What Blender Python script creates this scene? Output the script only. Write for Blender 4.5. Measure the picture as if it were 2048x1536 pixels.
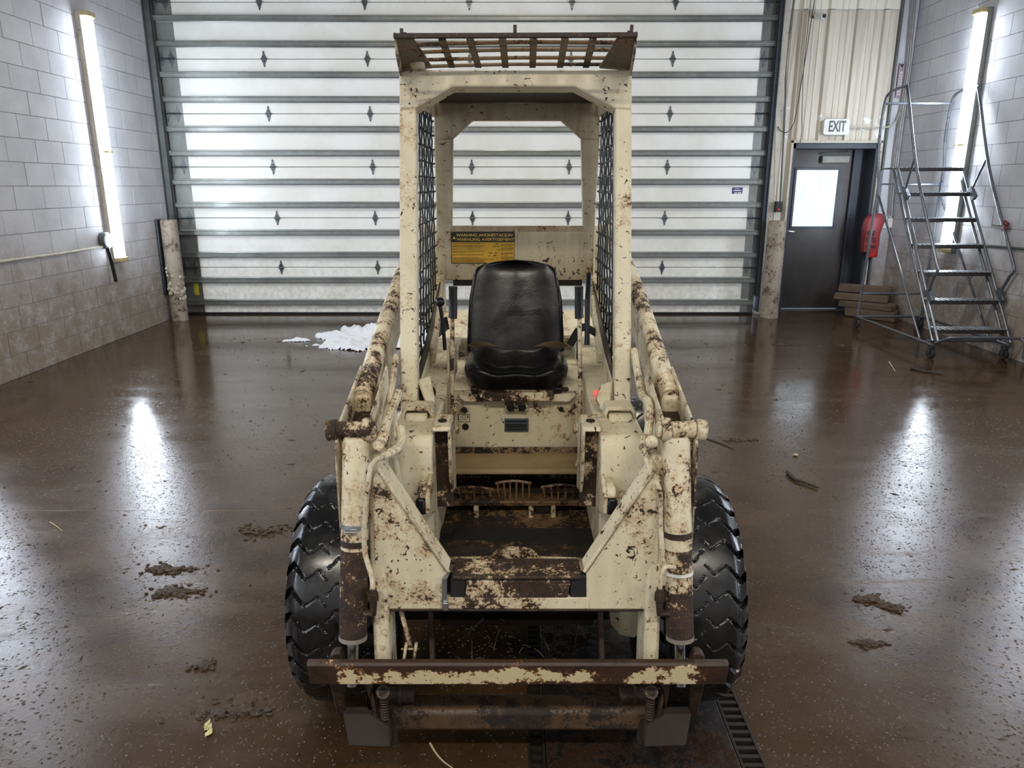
import bpy, bmesh, math, random
from mathutils import Vector, Matrix, noise as mnoise
random.seed(7)
for o in list(bpy.data.objects): bpy.data.objects.remove(o, do_unlink=True)
S = bpy.context.scene
COL = S.collection

# ---------------------------------------------------------------- camera
F, VPX, TANP, H = 1460.0, 1033.0, 0.2712, 1.6
PITCH = math.atan(TANP); CP, SP = math.cos(PITCH), math.sin(PITCH)
cd = bpy.data.cameras.new('camera'); cam = bpy.data.objects.new('camera', cd); COL.objects.link(cam)
cam.location = (0, 0, H); cam.rotation_euler = (math.pi/2 - PITCH, 0, 0)
cd.sensor_width = 36; cd.lens = F/2048*36; cd.shift_x = -(VPX-1024)/2048; cd.clip_start = .05; cd.clip_end = 60
S.camera = cam

def ray(x, y):
    v = (768-y)/F; return (x-VPX)/F, CP+v*SP, v*CP-SP
def W(x, y, Y):                     # measured point of the photograph at depth Y
    u, a, b = ray(x, y); zc = Y/a; return Vector((u*zc, Y, H+b*zc))
def WX(x, y, X):
    u, a, b = ray(x, y); zc = X/u; return Vector((X, a*zc, H+b*zc))
def WZ(x, y, z=0.):
    u, a, b = ray(x, y); zc = (z-H)/b; return Vector((u*zc, a*zc, z))

# ---------------------------------------------------------------- world, exposure
S.view_settings.view_transform = 'Standard'; S.view_settings.look = 'None'
S.view_settings.exposure = 0.92; S.view_settings.gamma = 1.0
try: S.view_settings.use_curve_mapping = False
except Exception: pass
wd = bpy.data.worlds.new('world'); S.world = wd; wd.use_nodes = True
wd.node_tree.nodes['Background'].inputs[0].default_value = (.75, .85, 1, 1)
wd.node_tree.nodes['Background'].inputs[1].default_value = 1.0
S.cycles.max_bounces = 6; S.cycles.diffuse_bounces = 4; S.cycles.glossy_bounces = 4
S.cycles.sample_clamp_indirect = 6.0
TUBE = 24.0                         # emission strength of the fluorescent tubes
BAY = 34.0                          # strength of the ceiling bay fixtures behind the camera

# ---------------------------------------------------------------- node material helper
def lin(c):
    return tuple((((v/255+.055)/1.055)**2.4 if v/255 > .04045 else v/255/12.92) for v in c)
class NM:
    def __init__(s, name):
        s.m = bpy.data.materials.new(name); s.m.use_nodes = True; s.t = s.m.node_tree; s.n = s.t.nodes; s.l = s.t.links
        s.b = s.n['Principled BSDF']
        s.tc = s.n.new('ShaderNodeTexCoord')
    def node(s, k, **kw):
        x = s.n.new(k)
        for a, v in kw.items(): setattr(x, a, v)
        return x
    def put(s, sock, v):
        if hasattr(v, 'links') or isinstance(v, bpy.types.NodeSocket): s.l.new(v, sock)
        else:
            if isinstance(v, (tuple, list)) and len(v) == 3 and len(sock.default_value) == 4: v = (*v, 1)
            sock.default_value = v
    def mapv(s, scale=(1,1,1), loc=(0,0,0), coord='Object'):
        x = s.node('ShaderNodeMapping'); s.l.new(s.tc.outputs[coord], x.inputs[0])
        x.inputs['Scale'].default_value = scale; x.inputs['Location'].default_value = loc; return x.outputs[0]
    def noise(s, scale, detail=6, rough=.6, vec=None, dist=0.):
        x = s.node('ShaderNodeTexNoise'); s.l.new(vec or s.tc.outputs['Object'], x.inputs['Vector'])
        x.inputs['Scale'].default_value = scale; x.inputs['Detail'].default_value = detail
        x.inputs['Roughness'].default_value = rough; x.inputs['Distortion'].default_value = dist
        return x.outputs['Fac']
    def vor(s, scale, vec=None, feat='F1'):
        x = s.node('ShaderNodeTexVoronoi', feature=feat); s.l.new(vec or s.tc.outputs['Object'], x.inputs['Vector'])
        x.inputs['Scale'].default_value = scale; return x.outputs['Distance']
    def math(s, op, a, b=0., c=None, clamp=False):
        x = s.node('ShaderNodeMath', operation=op, use_clamp=clamp); s.put(x.inputs[0], a); s.put(x.inputs[1], b)
        if c is not None: s.put(x.inputs[2], c)
        return x.outputs[0]
    def ramp(s, v, lo, hi, a=0., b=1.):
        x = s.node('ShaderNodeMapRange', interpolation_type='SMOOTHSTEP'); s.put(x.inputs[0], v)
        for i, q in zip((1,2,3,4), (lo, hi, a, b)): s.put(x.inputs[i], q)
        return x.outputs[0]
    def mix(s, f, a, b, mode='MIX'):
        x = s.node('ShaderNodeMix', data_type='RGBA', blend_type=mode); s.put(x.inputs[0], f); s.put(x.inputs[6], a); s.put(x.inputs[7], b)
        return x.outputs[2]
    def sep(s, coord='Object'):
        x = s.node('ShaderNodeSeparateXYZ'); s.l.new(s.tc.outputs[coord], x.inputs[0]); return x.outputs
    def wpos(s):
        g = s.node('ShaderNodeNewGeometry'); x = s.node('ShaderNodeSeparateXYZ'); s.l.new(g.outputs['Position'], x.inputs[0]); return g.outputs['Position'], x.outputs
    def bump(s, h, strength=.3, dist=.01):
        x = s.node('ShaderNodeBump'); s.put(x.inputs['Height'], h); x.inputs['Strength'].default_value = strength
        x.inputs['Distance'].default_value = dist; s.l.new(x.outputs[0], s.b.inputs['Normal']); return x
    def out(s, col=None, rough=None, metal=None, **kw):
        if col is not None: s.put(s.b.inputs['Base Color'], col)
        if rough is not None: s.put(s.b.inputs['Roughness'], rough)
        if metal is not None: s.put(s.b.inputs['Metallic'], metal)
        for k, v in kw.items(): s.put(s.b.inputs[k.replace('_', ' ')], v)
        return s.m
def plain(name, col, rough=.6, metal=0., var=.12, sc=20, bump=.1):
    q = NM(name); n = q.noise(sc, 6); n2 = q.noise(sc*.15, 4)
    c = lin(col); d = tuple(v*(1-2.2*var) for v in c)
    f = q.math('ADD', q.math('MULTIPLY', n, .5), q.math('MULTIPLY', n2, .5))
    q.bump(n, bump, .003)
    return q.out(q.mix(q.ramp(f, .35, .62), d, c), q.ramp(n2, .3, .7, max(rough-.1, .03), min(rough+.1, 1)), metal)

# painted steel, chipped and rusting: t = share of paint lost (0..1)
def paint(name, t=.1, base=(212,202,174), rust=(62,43,30), orange=(150,104,52), grime=.35, rough=.5, spot=1.0, off=0., edges=True):
    q = NM(name)
    v = q.mapv(loc=(off, off*1.7, off*.6))
    big = q.noise(5.5, 5, .6, v); mid = q.noise(26, 7, .68, v); fine = q.noise(120, 4, .7, v)
    field = q.math('ADD', q.math('MULTIPLY', big, .42), q.math('ADD', q.math('MULTIPLY', mid, .33), q.math('MULTIPLY', fine, .27)))
    if edges:
        bv = q.node('ShaderNodeBevel', samples=3); bv.inputs['Radius'].default_value = .007
        ge = q.node('ShaderNodeNewGeometry'); dt = q.node('ShaderNodeVectorMath', operation='DOT_PRODUCT')
        q.l.new(bv.outputs[0], dt.inputs[0]); q.l.new(ge.outputs['Normal'], dt.inputs[1])
        e = q.ramp(dt.outputs['Value'], .985, .80)
        field = q.math('ADD', field, q.math('MULTIPLY', e, .10))
    thr = .63 - .24*t
    chip = q.ramp(field, thr, thr+.012)
    halo = q.ramp(field, thr-.07, thr+.01)
    # little spatter chips
    sp = q.noise(58, 4, .62, v, .6); sn = q.noise(8, 3, .6, v)
    spt = q.ramp(q.math('ADD', sp, q.math('MULTIPLY', sn, .35)), .825, .84)
    chip = q.math('MAXIMUM', chip, q.math('MULTIPLY', spt, min(spot, 1)))
    gn = q.noise(3.2, 6, .62, v); sx = q.mapv(scale=(30, 30, 2.2), loc=(off, 0, 0)); st = q.noise(1, 4, .6, sx)
    g = q.math('MULTIPLY', q.ramp(q.math('ADD', q.math('MULTIPLY', gn, .6), q.math('MULTIPLY', st, .4)), .40, .66), grime)
    b = lin(base)
    c = q.mix(g, b, tuple(x*y for x, y in zip(b, (.55, .49, .40))))
    c = q.mix(q.math('MULTIPLY', halo, .62), c, lin(orange))
    rc = q.mix(q.ramp(mid, .4, .62), lin(rust), tuple(x*.42 for x in lin(rust)))
    rc = q.mix(q.math('MULTIPLY', q.ramp(fine, .58, .7), .5), rc, lin(orange))
    c = q.mix(chip, c, rc)
    h = q.math('ADD', q.math('MULTIPLY', chip, -.8), q.math('MULTIPLY', fine, .35))
    q.bump(h, .5, .002)
    return q.out(c, q.math('ADD', rough, q.math('MULTIPLY', chip, .25)))

# ---------------------------------------------------------------- mesh builder
def frame_of(d):
    d = Vector(d).normalized(); up = Vector((0,0,1)) if abs(d.z) < .95 else Vector((0,1,0))
    a = d.cross(up).normalized(); return a, d.cross(a).normalized()
class MB:
    def __init__(s): s.v = []; s.f = []
    def add(s, vs, fs):
        k = len(s.v); s.v += [Vector(q) for q in vs]; s.f += [tuple(i+k for i in f) for f in fs]; return s
    def box(s, x0, x1, y0, y1, z0, z1):
        return s.add([(x0,y0,z0),(x1,y0,z0),(x1,y1,z0),(x0,y1,z0),(x0,y0,z1),(x1,y0,z1),(x1,y1,z1),(x0,y1,z1)],
                     [(0,3,2,1),(4,5,6,7),(0,1,5,4),(1,2,6,5),(2,3,7,6),(3,0,4,7)])
    def bar(s, p, q, w, h, up=None):            # box section beam from p to q, w across, h along up
        p, q = Vector(p), Vector(q); d = (q-p).normalized(); up = Vector(up) if up else (Vector((0,0,1)) if abs(d.z) < .9 else Vector((0,1,0)))
        a = d.cross(up).normalized()*(w/2); b = a.cross(d).normalized()*(h/2)
        vs = [p-a-b, p+a-b, p+a+b, p-a+b, q-a-b, q+a-b, q+a+b, q-a+b]
        return s.add(vs, [(3,2,1,0),(4,5,6,7),(0,1,5,4),(1,2,6,5),(2,3,7,6),(3,0,4,7)])
    def poly(s, pts, off):                      # planar outline extruded by vector off
        n = len(pts); pts = [Vector(p) for p in pts]; off = Vector(off)
        nr = Vector((0,0,0))
        for i in range(n): nr += pts[i].cross(pts[(i+1) % n])
        if nr.dot(off) > 0: pts = pts[::-1]
        return s.add(pts + [p+off for p in pts], [tuple(range(n)), tuple(range(2*n-1, n-1, -1))] + [(j, i, i+n, j+n) for i in range(n) for j in [(i+1) % n]])
    def tube(s, pts, r, n=10, cap=True, rs=None):
        pts = [Vector(p) for p in pts]; m = len(pts); k = len(s.v); a = None
        for i, p in enumerate(pts):
            d = (pts[min(i+1, m-1)] - pts[max(i-1, 0)]).normalized()
            if a is None: a, _ = frame_of(d)
            a = (a - d*a.dot(d)).normalized(); b = d.cross(a)
            rr = rs[i] if rs else r
            for j in range(n):
                t = 2*math.pi*j/n; s.v.append(p + a*rr*math.cos(t) + b*rr*math.sin(t))
        for i in range(m-1):
            for j in range(n):
                j2 = (j+1) % n; s.f.append((k+i*n+j, k+i*n+j2, k+(i+1)*n+j2, k+(i+1)*n+j))
        if cap: s.f.append(tuple(k+j for j in range(n-1, -1, -1))); s.f.append(tuple(k+(m-1)*n+j for j in range(n)))
        return s
    def cyl(s, p, q, r, n=20, r2=None): return s.tube([p, q], r, n, True, [r, r if r2 is None else r2])
    def lathe(s, prof, c, axis=(1,0,0), n=32):  # prof: (along axis, radius)
        c = Vector(c); ax = Vector(axis).normalized(); a, b = frame_of(ax); k = len(s.v); m = len(prof)
        for (t, r) in prof:
            for j in range(n):
                an = 2*math.pi*j/n; s.v.append(c + ax*t + a*r*math.cos(an) + b*r*math.sin(an))
        for i in range(m-1):
            for j in range(n):
                j2 = (j+1) % n; s.f.append((k+i*n+j, k+(i+1)*n+j, k+(i+1)*n+j2, k+i*n+j2))
        return s
    def ball(s, c, r, n=14, sc=(1,1,1)):
        c = Vector(c); k = len(s.v); m = n//2
        for i in range(m+1):
            th = math.pi*i/m
            for j in range(n):
                ph = 2*math.pi*j/n; s.v.append(c+Vector((sc[0]*r*math.sin(th)*math.cos(ph), sc[1]*r*math.sin(th)*math.sin(ph), sc[2]*r*math.cos(th))))
        for i in range(m):
            for j in range(n):
                j2 = (j+1) % n; s.f.append((k+i*n+j, k+(i+1)*n+j, k+(i+1)*n+j2, k+i*n+j2))
        return s
    def mesh(s, name, origin=(0,0,0), weld=False, ang=35, mirror=False):
        o = Vector(origin); me = bpy.data.meshes.new(name)
        me.from_pydata([tuple(p-o) for p in s.v], [], s.f)
        bm = bmesh.new(); bm.from_mesh(me)
        bmesh.ops.remove_doubles(bm, verts=bm.verts, dist=1e-5) if weld else None
        bmesh.ops.recalc_face_normals(bm, faces=bm.faces)
        bm.to_mesh(me); bm.free()
        for p in me.polygons: p.use_smooth = True
        me.set_sharp_from_angle(angle=math.radians(ang)); return me
def curve(pts, n=6, closed=False):              # Catmull-Rom
    pts = [Vector(p) for p in pts]; out = []
    for i in range(len(pts)-1):
        p0 = pts[max(i-1, 0)]; p1 = pts[i]; p2 = pts[i+1]; p3 = pts[min(i+2, len(pts)-1)]
        for k in range(n):
            t = k/n; out.append(.5*((2*p1)+(p2-p0)*t+(2*p0-5*p1+4*p2-p3)*t*t+(3*p1-p0-3*p2+p3)*t**3))
    out.append(pts[-1]); return out
def root_of(o):
    while o.parent: o = o.parent
    return o
def link(name, me, mat=None, parent=None, bevel=0., loc=None, label=None, kind=None):
    o = bpy.data.objects.new(name, me); COL.objects.link(o)
    if mat and me and not me.materials: me.materials.append(mat)
    if parent: o.parent = parent
    if loc is not None: o.location = loc
    if bevel:
        m = o.modifiers.new('bevel', 'BEVEL'); m.width = bevel; m.segments = 2; m.limit_method = 'ANGLE'; m.angle_limit = math.radians(40)
    if label: o['label'] = label
    if kind: o['kind'] = kind
    return o
def part(name, mb, mat, parent, bevel=0., label=None, kind=None, **kw):
    org = root_of(parent).location
    return link(name, mb.mesh(name, org, **kw), mat, parent, bevel, None, label, kind)
def tag(o, label, cat, group=None, kind=None):
    o['label'] = label; o['category'] = cat
    if group: o['group'] = group
    if kind: o['kind'] = kind
    return o
def thing(name, loc, label, cat, group=None, rz=0.):
    o = bpy.data.objects.new(name, None); COL.objects.link(o); o.location = loc; o.rotation_euler.z = rz; o.empty_display_size = .1
    return tag(o, label, cat, group)
def single(name, mb, mat, loc, label, cat, group=None, bevel=0., kind=None, **kw):   # thing that is one mesh, vertices in world space
    o = link(name, mb.mesh(name, loc, **kw), mat, None, bevel, loc); return tag(o, label, cat, group, kind)
def struct(name, mb, mat, bevel=0., parent=None, origin=(0,0,0), **kw):
    o = link(name, mb.mesh(name, origin, **kw), mat, parent, bevel, origin)
    if not parent: o['kind'] = 'structure'
    return o
FONT = {}
def text(name, s, size, mat, parent, loc, rot, extrude=.0008, width=None, bold=0., align='CENTER', spacing=1.):
    c = bpy.data.curves.new(name, 'FONT'); c.body = s; c.size = size; c.extrude = extrude; c.align_x = align; c.align_y = 'CENTER'; c.offset = bold
    c.space_character = spacing
    t = bpy.data.objects.new('tmp', c); COL.objects.link(t); bpy.context.view_layer.update()
    me = bpy.data.meshes.new_from_object(t.evaluated_get(bpy.context.evaluated_depsgraph_get())); bpy.data.objects.remove(t)
    xs = [v.co.x for v in me.vertices]; w = max(xs)-min(xs)
    if width:
        k = width/w
        for v in me.vertices: v.co.x *= k
    me.materials.clear(); me.materials.append(mat); me.name = name
    org = root_of(parent).location
    o = bpy.data.objects.new(name, me); COL.objects.link(o); o.parent = parent
    o.location = Vector(loc)-org; o.rotation_euler = rot
    return o
XL, XR, YB, ZC = -4.30, 4.75, 9.47, 5.2
def area(name, loc, rot, sx, sy, L, col=(.78,.87,1.)):
    l = bpy.data.lights.new(name, 'AREA'); l.shape = 'RECTANGLE'; l.size = sx; l.size_y = sy
    l.energy = L*math.pi*sx*sy; l.color = col
    o = bpy.data.objects.new(name, l); COL.objects.link(o); o.location = loc; o.rotation_euler = rot; return o
for y in (5.25, 2.8, .35, -2.1): area('wall_tube_light', (XL+.1, y, 2.05), (0, math.radians(-90), 0), 2.4, .14, TUBE)
for y in (5.7, 3.2, .8, -1.6): area('wall_tube_light', (XR-.1, y, 2.1), (0, math.radians(90), 0), 2.4, .14, TUBE)
for x, y in ((-1.6, -1.9), (1.6, -1.9), (0, 4.9)): area('ceiling_strip_light', (x, y, ZC-.25), (0, 0, 0), 2.4, .3, BAY, (1., .93, .80))

# ---------------------------------------------------------------- materials of the room
def m_floor():
    q = NM('wet_muddy_concrete'); P, w = q.wpos(); X, Y = w[0], w[1]
    big = q.noise(.55, 5, .55, P); mid = q.noise(3.2, 7, .62, P); fin = q.noise(42, 6, .7, P); grit = q.noise(150, 3, .65, P)
    sm = q.node('ShaderNodeMapping'); q.l.new(P, sm.inputs[0]); sm.inputs['Scale'].default_value = (.5, 2.2, 1)
    smear = q.noise(2.2, 6, .6, sm.outputs[0], .6)
    c = q.mix(q.ramp(mid, .35, .68), lin((52,36,20)), lin((71,53,34)))
    c = q.mix(q.ramp(big, .42, .60), c, lin((66,50,34)))
    c = q.mix(q.math('MULTIPLY', q.ramp(smear, .5, .66), .35), c, lin((78,64,48)))
    near = q.ramp(q.math('ADD', Y, q.math('MULTIPLY', q.math('SUBTRACT', mid, .5), 3.)), 6.3, 3.6)                                # gritty mud lies nearer, thin film of water further off
    patch = q.ramp(q.math('ADD', q.math('MULTIPLY', big, .5), q.math('MULTIPLY', mid, .5)), .44, .60)
    gritm = q.math('MAXIMUM', q.math('MULTIPLY', near, q.ramp(mid, .36, .60, .85, 1.)), q.math('MULTIPLY', patch, .25))
    c = q.mix(q.math('MULTIPLY', q.ramp(fin, .56, .66), q.math('MULTIPLY', gritm, .55)), c, lin((30,21,14)))
    c = q.mix(q.math('MULTIPLY', q.ramp(grit, .66, .72), q.math('MULTIPLY', gritm, .5)), c, lin((165,150,125)))
    # saw-cut joint across the slab
    j = q.math('ABSOLUTE', q.math('SUBTRACT', Y, 3.43)); jm = q.math('MULTIPLY', q.ramp(j, .004, .002), q.ramp(big, .45, .55))
    c = q.mix(q.math('MULTIPLY', jm, .5), c, lin((160,142,110)))
    grain = q.math('MULTIPLY', q.ramp(q.vor(62, P), .34, .08), q.ramp(q.noise(24, 3, .6, P), .46, .56))
    h = q.math('ADD', q.math('MULTIPLY', q.math('MULTIPLY', fin, gritm), .16), q.math('MULTIPLY', q.math('MULTIPLY', grit, gritm), .07))
    h = q.math('ADD', h, q.math('MULTIPLY', q.math('MULTIPLY', grain, gritm), .62))
    h = q.math('ADD', h, q.math('MULTIPLY', smear, .04))
    q.bump(h, .9, .006)
    r = q.math('ADD', q.ramp(smear, .40, .70, .10, .18), q.math('MULTIPLY', q.math('MULTIPLY', gritm, near), .10))
    return q.out(c, r, 0, Specular_IOR_Level=.40)
M = {}
M['floor'] = m_floor()
def m_block():
    q = NM('painted_block'); P, w = q.wpos(); Z = w[2]
    oi = q.node('ShaderNodeObjectInfo')
    n = q.noise(2.3, 6, .62, P); f = q.noise(30, 6, .7, P); g = q.noise(9, 6, .66, P)
    c = q.mix(q.ramp(n, .3, .7), lin((196,196,200)), lin((180,180,186)))
    c = q.mix(q.math('MULTIPLY', q.math('SUBTRACT', oi.outputs['Random'], .5), .16), c, lin((120,120,122)))
    low = q.ramp(q.math('ADD', Z, q.math('MULTIPLY', n, -1.3)), .75, -.45)       # splashed mud up to about knee height
    mud = q.math('MULTIPLY', low, q.ramp(q.math('ADD', q.math('MULTIPLY', g, .6), q.math('MULTIPLY', f, .4)), .30, .56))
    c = q.mix(q.math('MULTIPLY', mud, .85), c, lin((122,106,88)))
    c = q.mix(q.math('MULTIPLY', low, .35), c, lin((140,126,108)))
    sp = q.ramp(q.noise(16, 4, .7, P), .70, .76); c = q.mix(q.math('MULTIPLY', sp, .55), c, lin((104,98,92)))
    q.bump(q.math('ADD', f, q.math('MULTIPLY', g, .5)), .28, .004)
    return q.out(c, .62)
M['block'] = m_block()
M['mortar'] = plain('mortar', (138,136,136), .8, var=.06)
M['ceiling'] = plain('ceiling_paint', (120,118,114), .85)
def m_door():
    q = NM('ribbed_door_steel'); P, w = q.wpos(); Z = w[2]
    n = q.noise(1.3, 5, .6, P); sm = q.node('ShaderNodeMapping'); q.l.new(P, sm.inputs[0]); sm.inputs['Scale'].default_value = (14, 14, .8)
    st = q.noise(1, 5, .65, sm.outputs[0]); f = q.noise(60, 3, .6, P); f2 = q.noise(14, 5, .7, P)
    c = q.mix(q.ramp(n, .35, .65), lin((240,240,236)), lin((228,226,218)))
    c = q.mix(q.math('MULTIPLY', q.ramp(st, .55, .75), .22), c, lin((238,240,240)))
    low = q.ramp(Z, 1.2, .0, .0, 1.)
    sp = q.math('MAXIMUM', q.math('MULTIPLY', q.ramp(f, .68, .72), q.ramp(f2, .52, .66)), q.math('MULTIPLY', low, q.ramp(f, .62, .68)))
    c = q.mix(q.math('MULTIPLY', sp, .6), c, lin((110,98,84)))
    c = q.mix(q.math('MULTIPLY', q.math('MULTIPLY', low, q.ramp(f2, .42, .62)), .4), c, lin((170,160,142)))
    q.bump(q.math('ADD', n, q.math('MULTIPLY', f, .06)), .12, .02)
    return q.out(c, .42)
M['panel'] = m_door()
M['galv'] = plain('galvanised_steel', (138,140,136), .40, .65, .10, 14)
M['galvdark'] = plain('dull_galvanised_steel', (104,107,106), .45, .6, .12, 14)
M['hinge'] = plain('grubby_hinge_steel', (120,124,126), .35, .7, .2, 30)
M['darkmetal'] = plain('dark_track_steel', (64,70,76), .5, .5, .1)
M['seal'] = plain('black_rubber_seal', (24,23,22), .7)
M['white'] = plain('white_plastic', (222,222,218), .5, var=.03)
M['blk'] = plain('black_plastic', (22,22,24), .4, var=.05)
def m_liner():
    q = NM('peeling_liner_paint'); P, w = q.wpos(); X, Z = w[0], w[2]
    n = q.noise(2.6, 6, .6, P); sm = q.node('ShaderNodeMapping'); q.l.new(P, sm.inputs[0]); sm.inputs['Scale'].default_value = (22, 22, 1.)
    st = q.noise(1, 5, .6, sm.outputs[0])
    c = q.mix(q.ramp(st, .35, .7), lin((206,199,184)), lin((182,174,160)))
    c = q.mix(q.ramp(Z, 3.60, 3.615), c, lin((226,222,208)))
    mk = q.ramp(q.math('ABSOLUTE', q.math('SUBTRACT', Z, 2.28)), .75, .0)
    ml = q.ramp(X, 3.36, 3.2, 0., .7)
    thr = q.math('SUBTRACT', .675, q.math('MULTIPLY', q.math('MAXIMUM', mk, ml), .13))
    peel = q.ramp(q.math('SUBTRACT', q.math('ADD', q.math('MULTIPLY', n, .75), q.math('MULTIPLY', q.noise(9, 6, .6, P), .25)), thr), 0., .01)
    c = q.mix(peel, c, lin((226,226,220)))
    low = q.ramp(Z, 1.1, 0.); c = q.mix(q.math('MULTIPLY', q.math('MULTIPLY', low, q.ramp(n, .35, .6)), .75), c, lin((104,92,78)))
    q.bump(peel, .3, .003)
    return q.out(c, .5)
M['liner'] = m_liner()
M['cream_col'] = paint('weathered_white_column', .12, (196,190,176), (104,92,78), (140,128,108), .5, edges=False)
M['tubeglow'] = NM('fluorescent_lens').out((.9,.9,.9), .4, 0, Emission_Color=(.80,.89,1.,1), Emission_Strength=TUBE)
M['endcap'] = plain('yellowed_lamp_end', (206,190,140), .5)
def m_pane():
    q = NM('wet_frosted_pane'); P, w = q.wpos()
    sm = q.node('ShaderNodeMapping'); q.l.new(P, sm.inputs[0]); sm.inputs['Scale'].default_value = (60, 60, 1.4)
    st = q.noise(1, 5, .65, sm.outputs[0], .3); b = q.noise(3.4, 3, .5, P)
    c = q.mix(q.ramp(st, .40, .66), (.95,1,1), (.42,.62,.86)); c = q.mix(q.math('MULTIPLY', q.ramp(b, .38, .62), .45), c, (.38,.52,.62))
    return q.out((.05,.05,.05), .3, 0, Emission_Color=c, Emission_Strength=.72)  # emission stands in for daylight coming through the glass
M['pane'] = m_pane()
M['doorpaint'] = plain('dark_bronze_door', (66,62,60), .38, .2, .12, 8)
M['frame'] = plain('dark_frame_paint', (60,64,72), .42, .3, .1, 8)
M['red'] = plain('faded_red_vinyl', (150,58,60), .45, var=.12, sc=9)
M['ink'] = plain('dark_ink', (34,26,26), .7, var=.02)
M['wood'] = plain('dirty_old_timber', (98,82,68), .8, var=.2, sc=7, bump=.5)
M['ladder'] = plain('worn_grey_tube_steel', (112,116,124), .33, .65, .14, 16)
M['ladderrust'] = plain('worn_dark_tread_steel', (70,66,66), .42, .55, .18, 16)
M['tread'] = plain('bright_serration_steel', (190,196,200), .35, .8, .05)
M['rubber'] = plain('dark_caster_rubber', (40,36,33), .65)
M['bollard'] = paint('scuffed_bollard_paint', .33, (158,148,132), (104,92,80), (128,110,90), .6, edges=False, off=3)

# ---------------------------------------------------------------- shell
TX0, TX1, TY0, TY1, TD = .035, .715, .3, 2.75, .22           # drain trench
mb = MB()
for a in ((XL-.3, TX0, -4.3, 9.9), (TX1, XR+.3, -4.3, 9.9), (TX0, TX1, -4.3, TY0), (TX0, TX1, TY1, 9.9)):
    mb.add([(a[0],a[2],0),(a[1],a[2],0),(a[1],a[3],0),(a[0],a[3],0)], [(0,1,2,3)])
mb.add([(TX0,TY0,0),(TX1,TY0,0),(TX1,TY1,0),(TX0,TY1,0),(TX0,TY0,-TD),(TX1,TY0,-TD),(TX1,TY1,-TD),(TX0,TY1,-TD)],
       [(0,1,5,4),(1,2,6,5),(2,3,7,6),(3,0,4,7),(4,5,6,7)])
fl = struct('floor', mb, M['floor'], weld=True)
struct('ceiling', MB().box(XL-.3, XR+.3, -4.3, 9.9, ZC, ZC+.2), M['ceiling'])
struct('wall_front', MB().box(XL-.3, XR+.3, -4.3, -4.1, 0, ZC), M['block'])
def block_wall(name, x, side, y0, ncol, nrow, ymax):
    # side +1: wall face looks to +X
    w = struct(name, MB().box(min(x, x-side*.3)-(.006 if side < 0 else 0)*0, max(x, x-side*.3), -4.3, 9.9, 0, ZC), M['mortar'])
    bw, bh, g = .40, .20, .006
    me = MB().box(0, .030, -(bw-g)/2, (bw-g)/2, -(bh-g)/2, (bh-g)/2).mesh('block'); me.materials.append(M['block'])
    half = MB().box(0, .030, -(bw/2-g)/2, (bw/2-g)/2, -(bh-g)/2, (bh-g)/2).mesh('half_block'); half.materials.append(M['block'])
    rest = MB()
    for r in range(26):
        z = (r+.5)*bh; sh = (r % 2)*.2
        y = ymax
        first = True; c = 0
        while y > -4.2:
            wd = .2 if (first and sh) else .4; first = False; cy = y-wd/2; y -= wd
            dx = random.uniform(-.0012, .0012)
            if c < ncol and r < nrow:
                o = bpy.data.objects.new('block', half if wd == .2 else me); COL.objects.link(o); o.parent = w
                o.location = (x - .025 + dx, cy, z)
                if side < 0: o.location.x = x - .005 + dx
            else:
                a, b = (x-.025, x+.005) if side > 0 else (x-.005, x+.025)
                rest.box(a+dx, b+dx, cy-(wd-g)/2, cy+(wd-g)/2, z-(bh-g)/2, z+(bh-g)/2)
            c += 1
    struct('far_blocks', rest, M['block'], parent=w)['kind'] = 'stuff'
    return w
block_wall('wall_left', XL, 1, 0, 14, 20, 9.45)
block_wall('wall_right', XR, -1, 0, 13, 20, 9.45)

# back wall: concrete around the two openings
wb = MB(); DT = 4.27; DX0, DX1 = -4.27, 3.07
wb.box(XL-.3, DX0-.0, YB, 9.8, 0, ZC); wb.box(DX0, DX1, YB, 9.8, DT, ZC)
wb.box(DX1, 3.40, YB, 9.8, 0, ZC); wb.box(3.40, 4.48, YB, 9.8, 2.11, ZC); wb.box(4.48, XR, YB, 9.8, 0, ZC)
wback = struct('wall_back', wb, M['block'])
def liner(x0, x1, z0, z1):
    pts = []; x = x0
    prof = []
    k = math.floor((x0-3.40)/.325)-1
    while True:
        c = 3.40 + .325*k
        for dx, h in ((-.045,0),(-.028,.034),(.028,.034),(.045,0),(.115,0),(.122,.008),(.135,.008),(.142,0),(.185,0),(.192,.008),(.205,.008),(.212,0)):
            prof.append((c+dx, h))
        k += 1
        if c > x1+.4: break
    prof = [p for p in prof if x0 < p[0] < x1]; prof = [(x0, 0)]+prof+[(x1, 0)]
    m = MB(); n = len(prof)
    vs = [(p, YB-.006-h, z0) for p, h in prof]+[(p, YB-.006-h, z1) for p, h in prof]
    m.add(vs, [(i, i+1, n+i+1, n+i) for i in range(n-1)]); return m
for a in ((3.20, 3.40, .0, 3.6), (3.10, 3.20, 0, 3.6), (3.40, 4.00, 2.14, 3.6), (4.00, 4.53, 2.14, 3.6), (4.48, 4.53, 0, 2.14), (3.10, 3.85, 3.61, ZC), (3.85, 4.53, 3.61, ZC)):
    part('metal_panel', liner(*a), M['liner'], wback, ang=20)
struct('trim_1', MB().box(4.525, 4.55, YB-.05, YB, 0, ZC), M['galvdark'], .003)
struct('trim_2', MB().box(3.075, 3.20, 9.36, YB, 0, ZC), M['cream_col'], .004)

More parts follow.
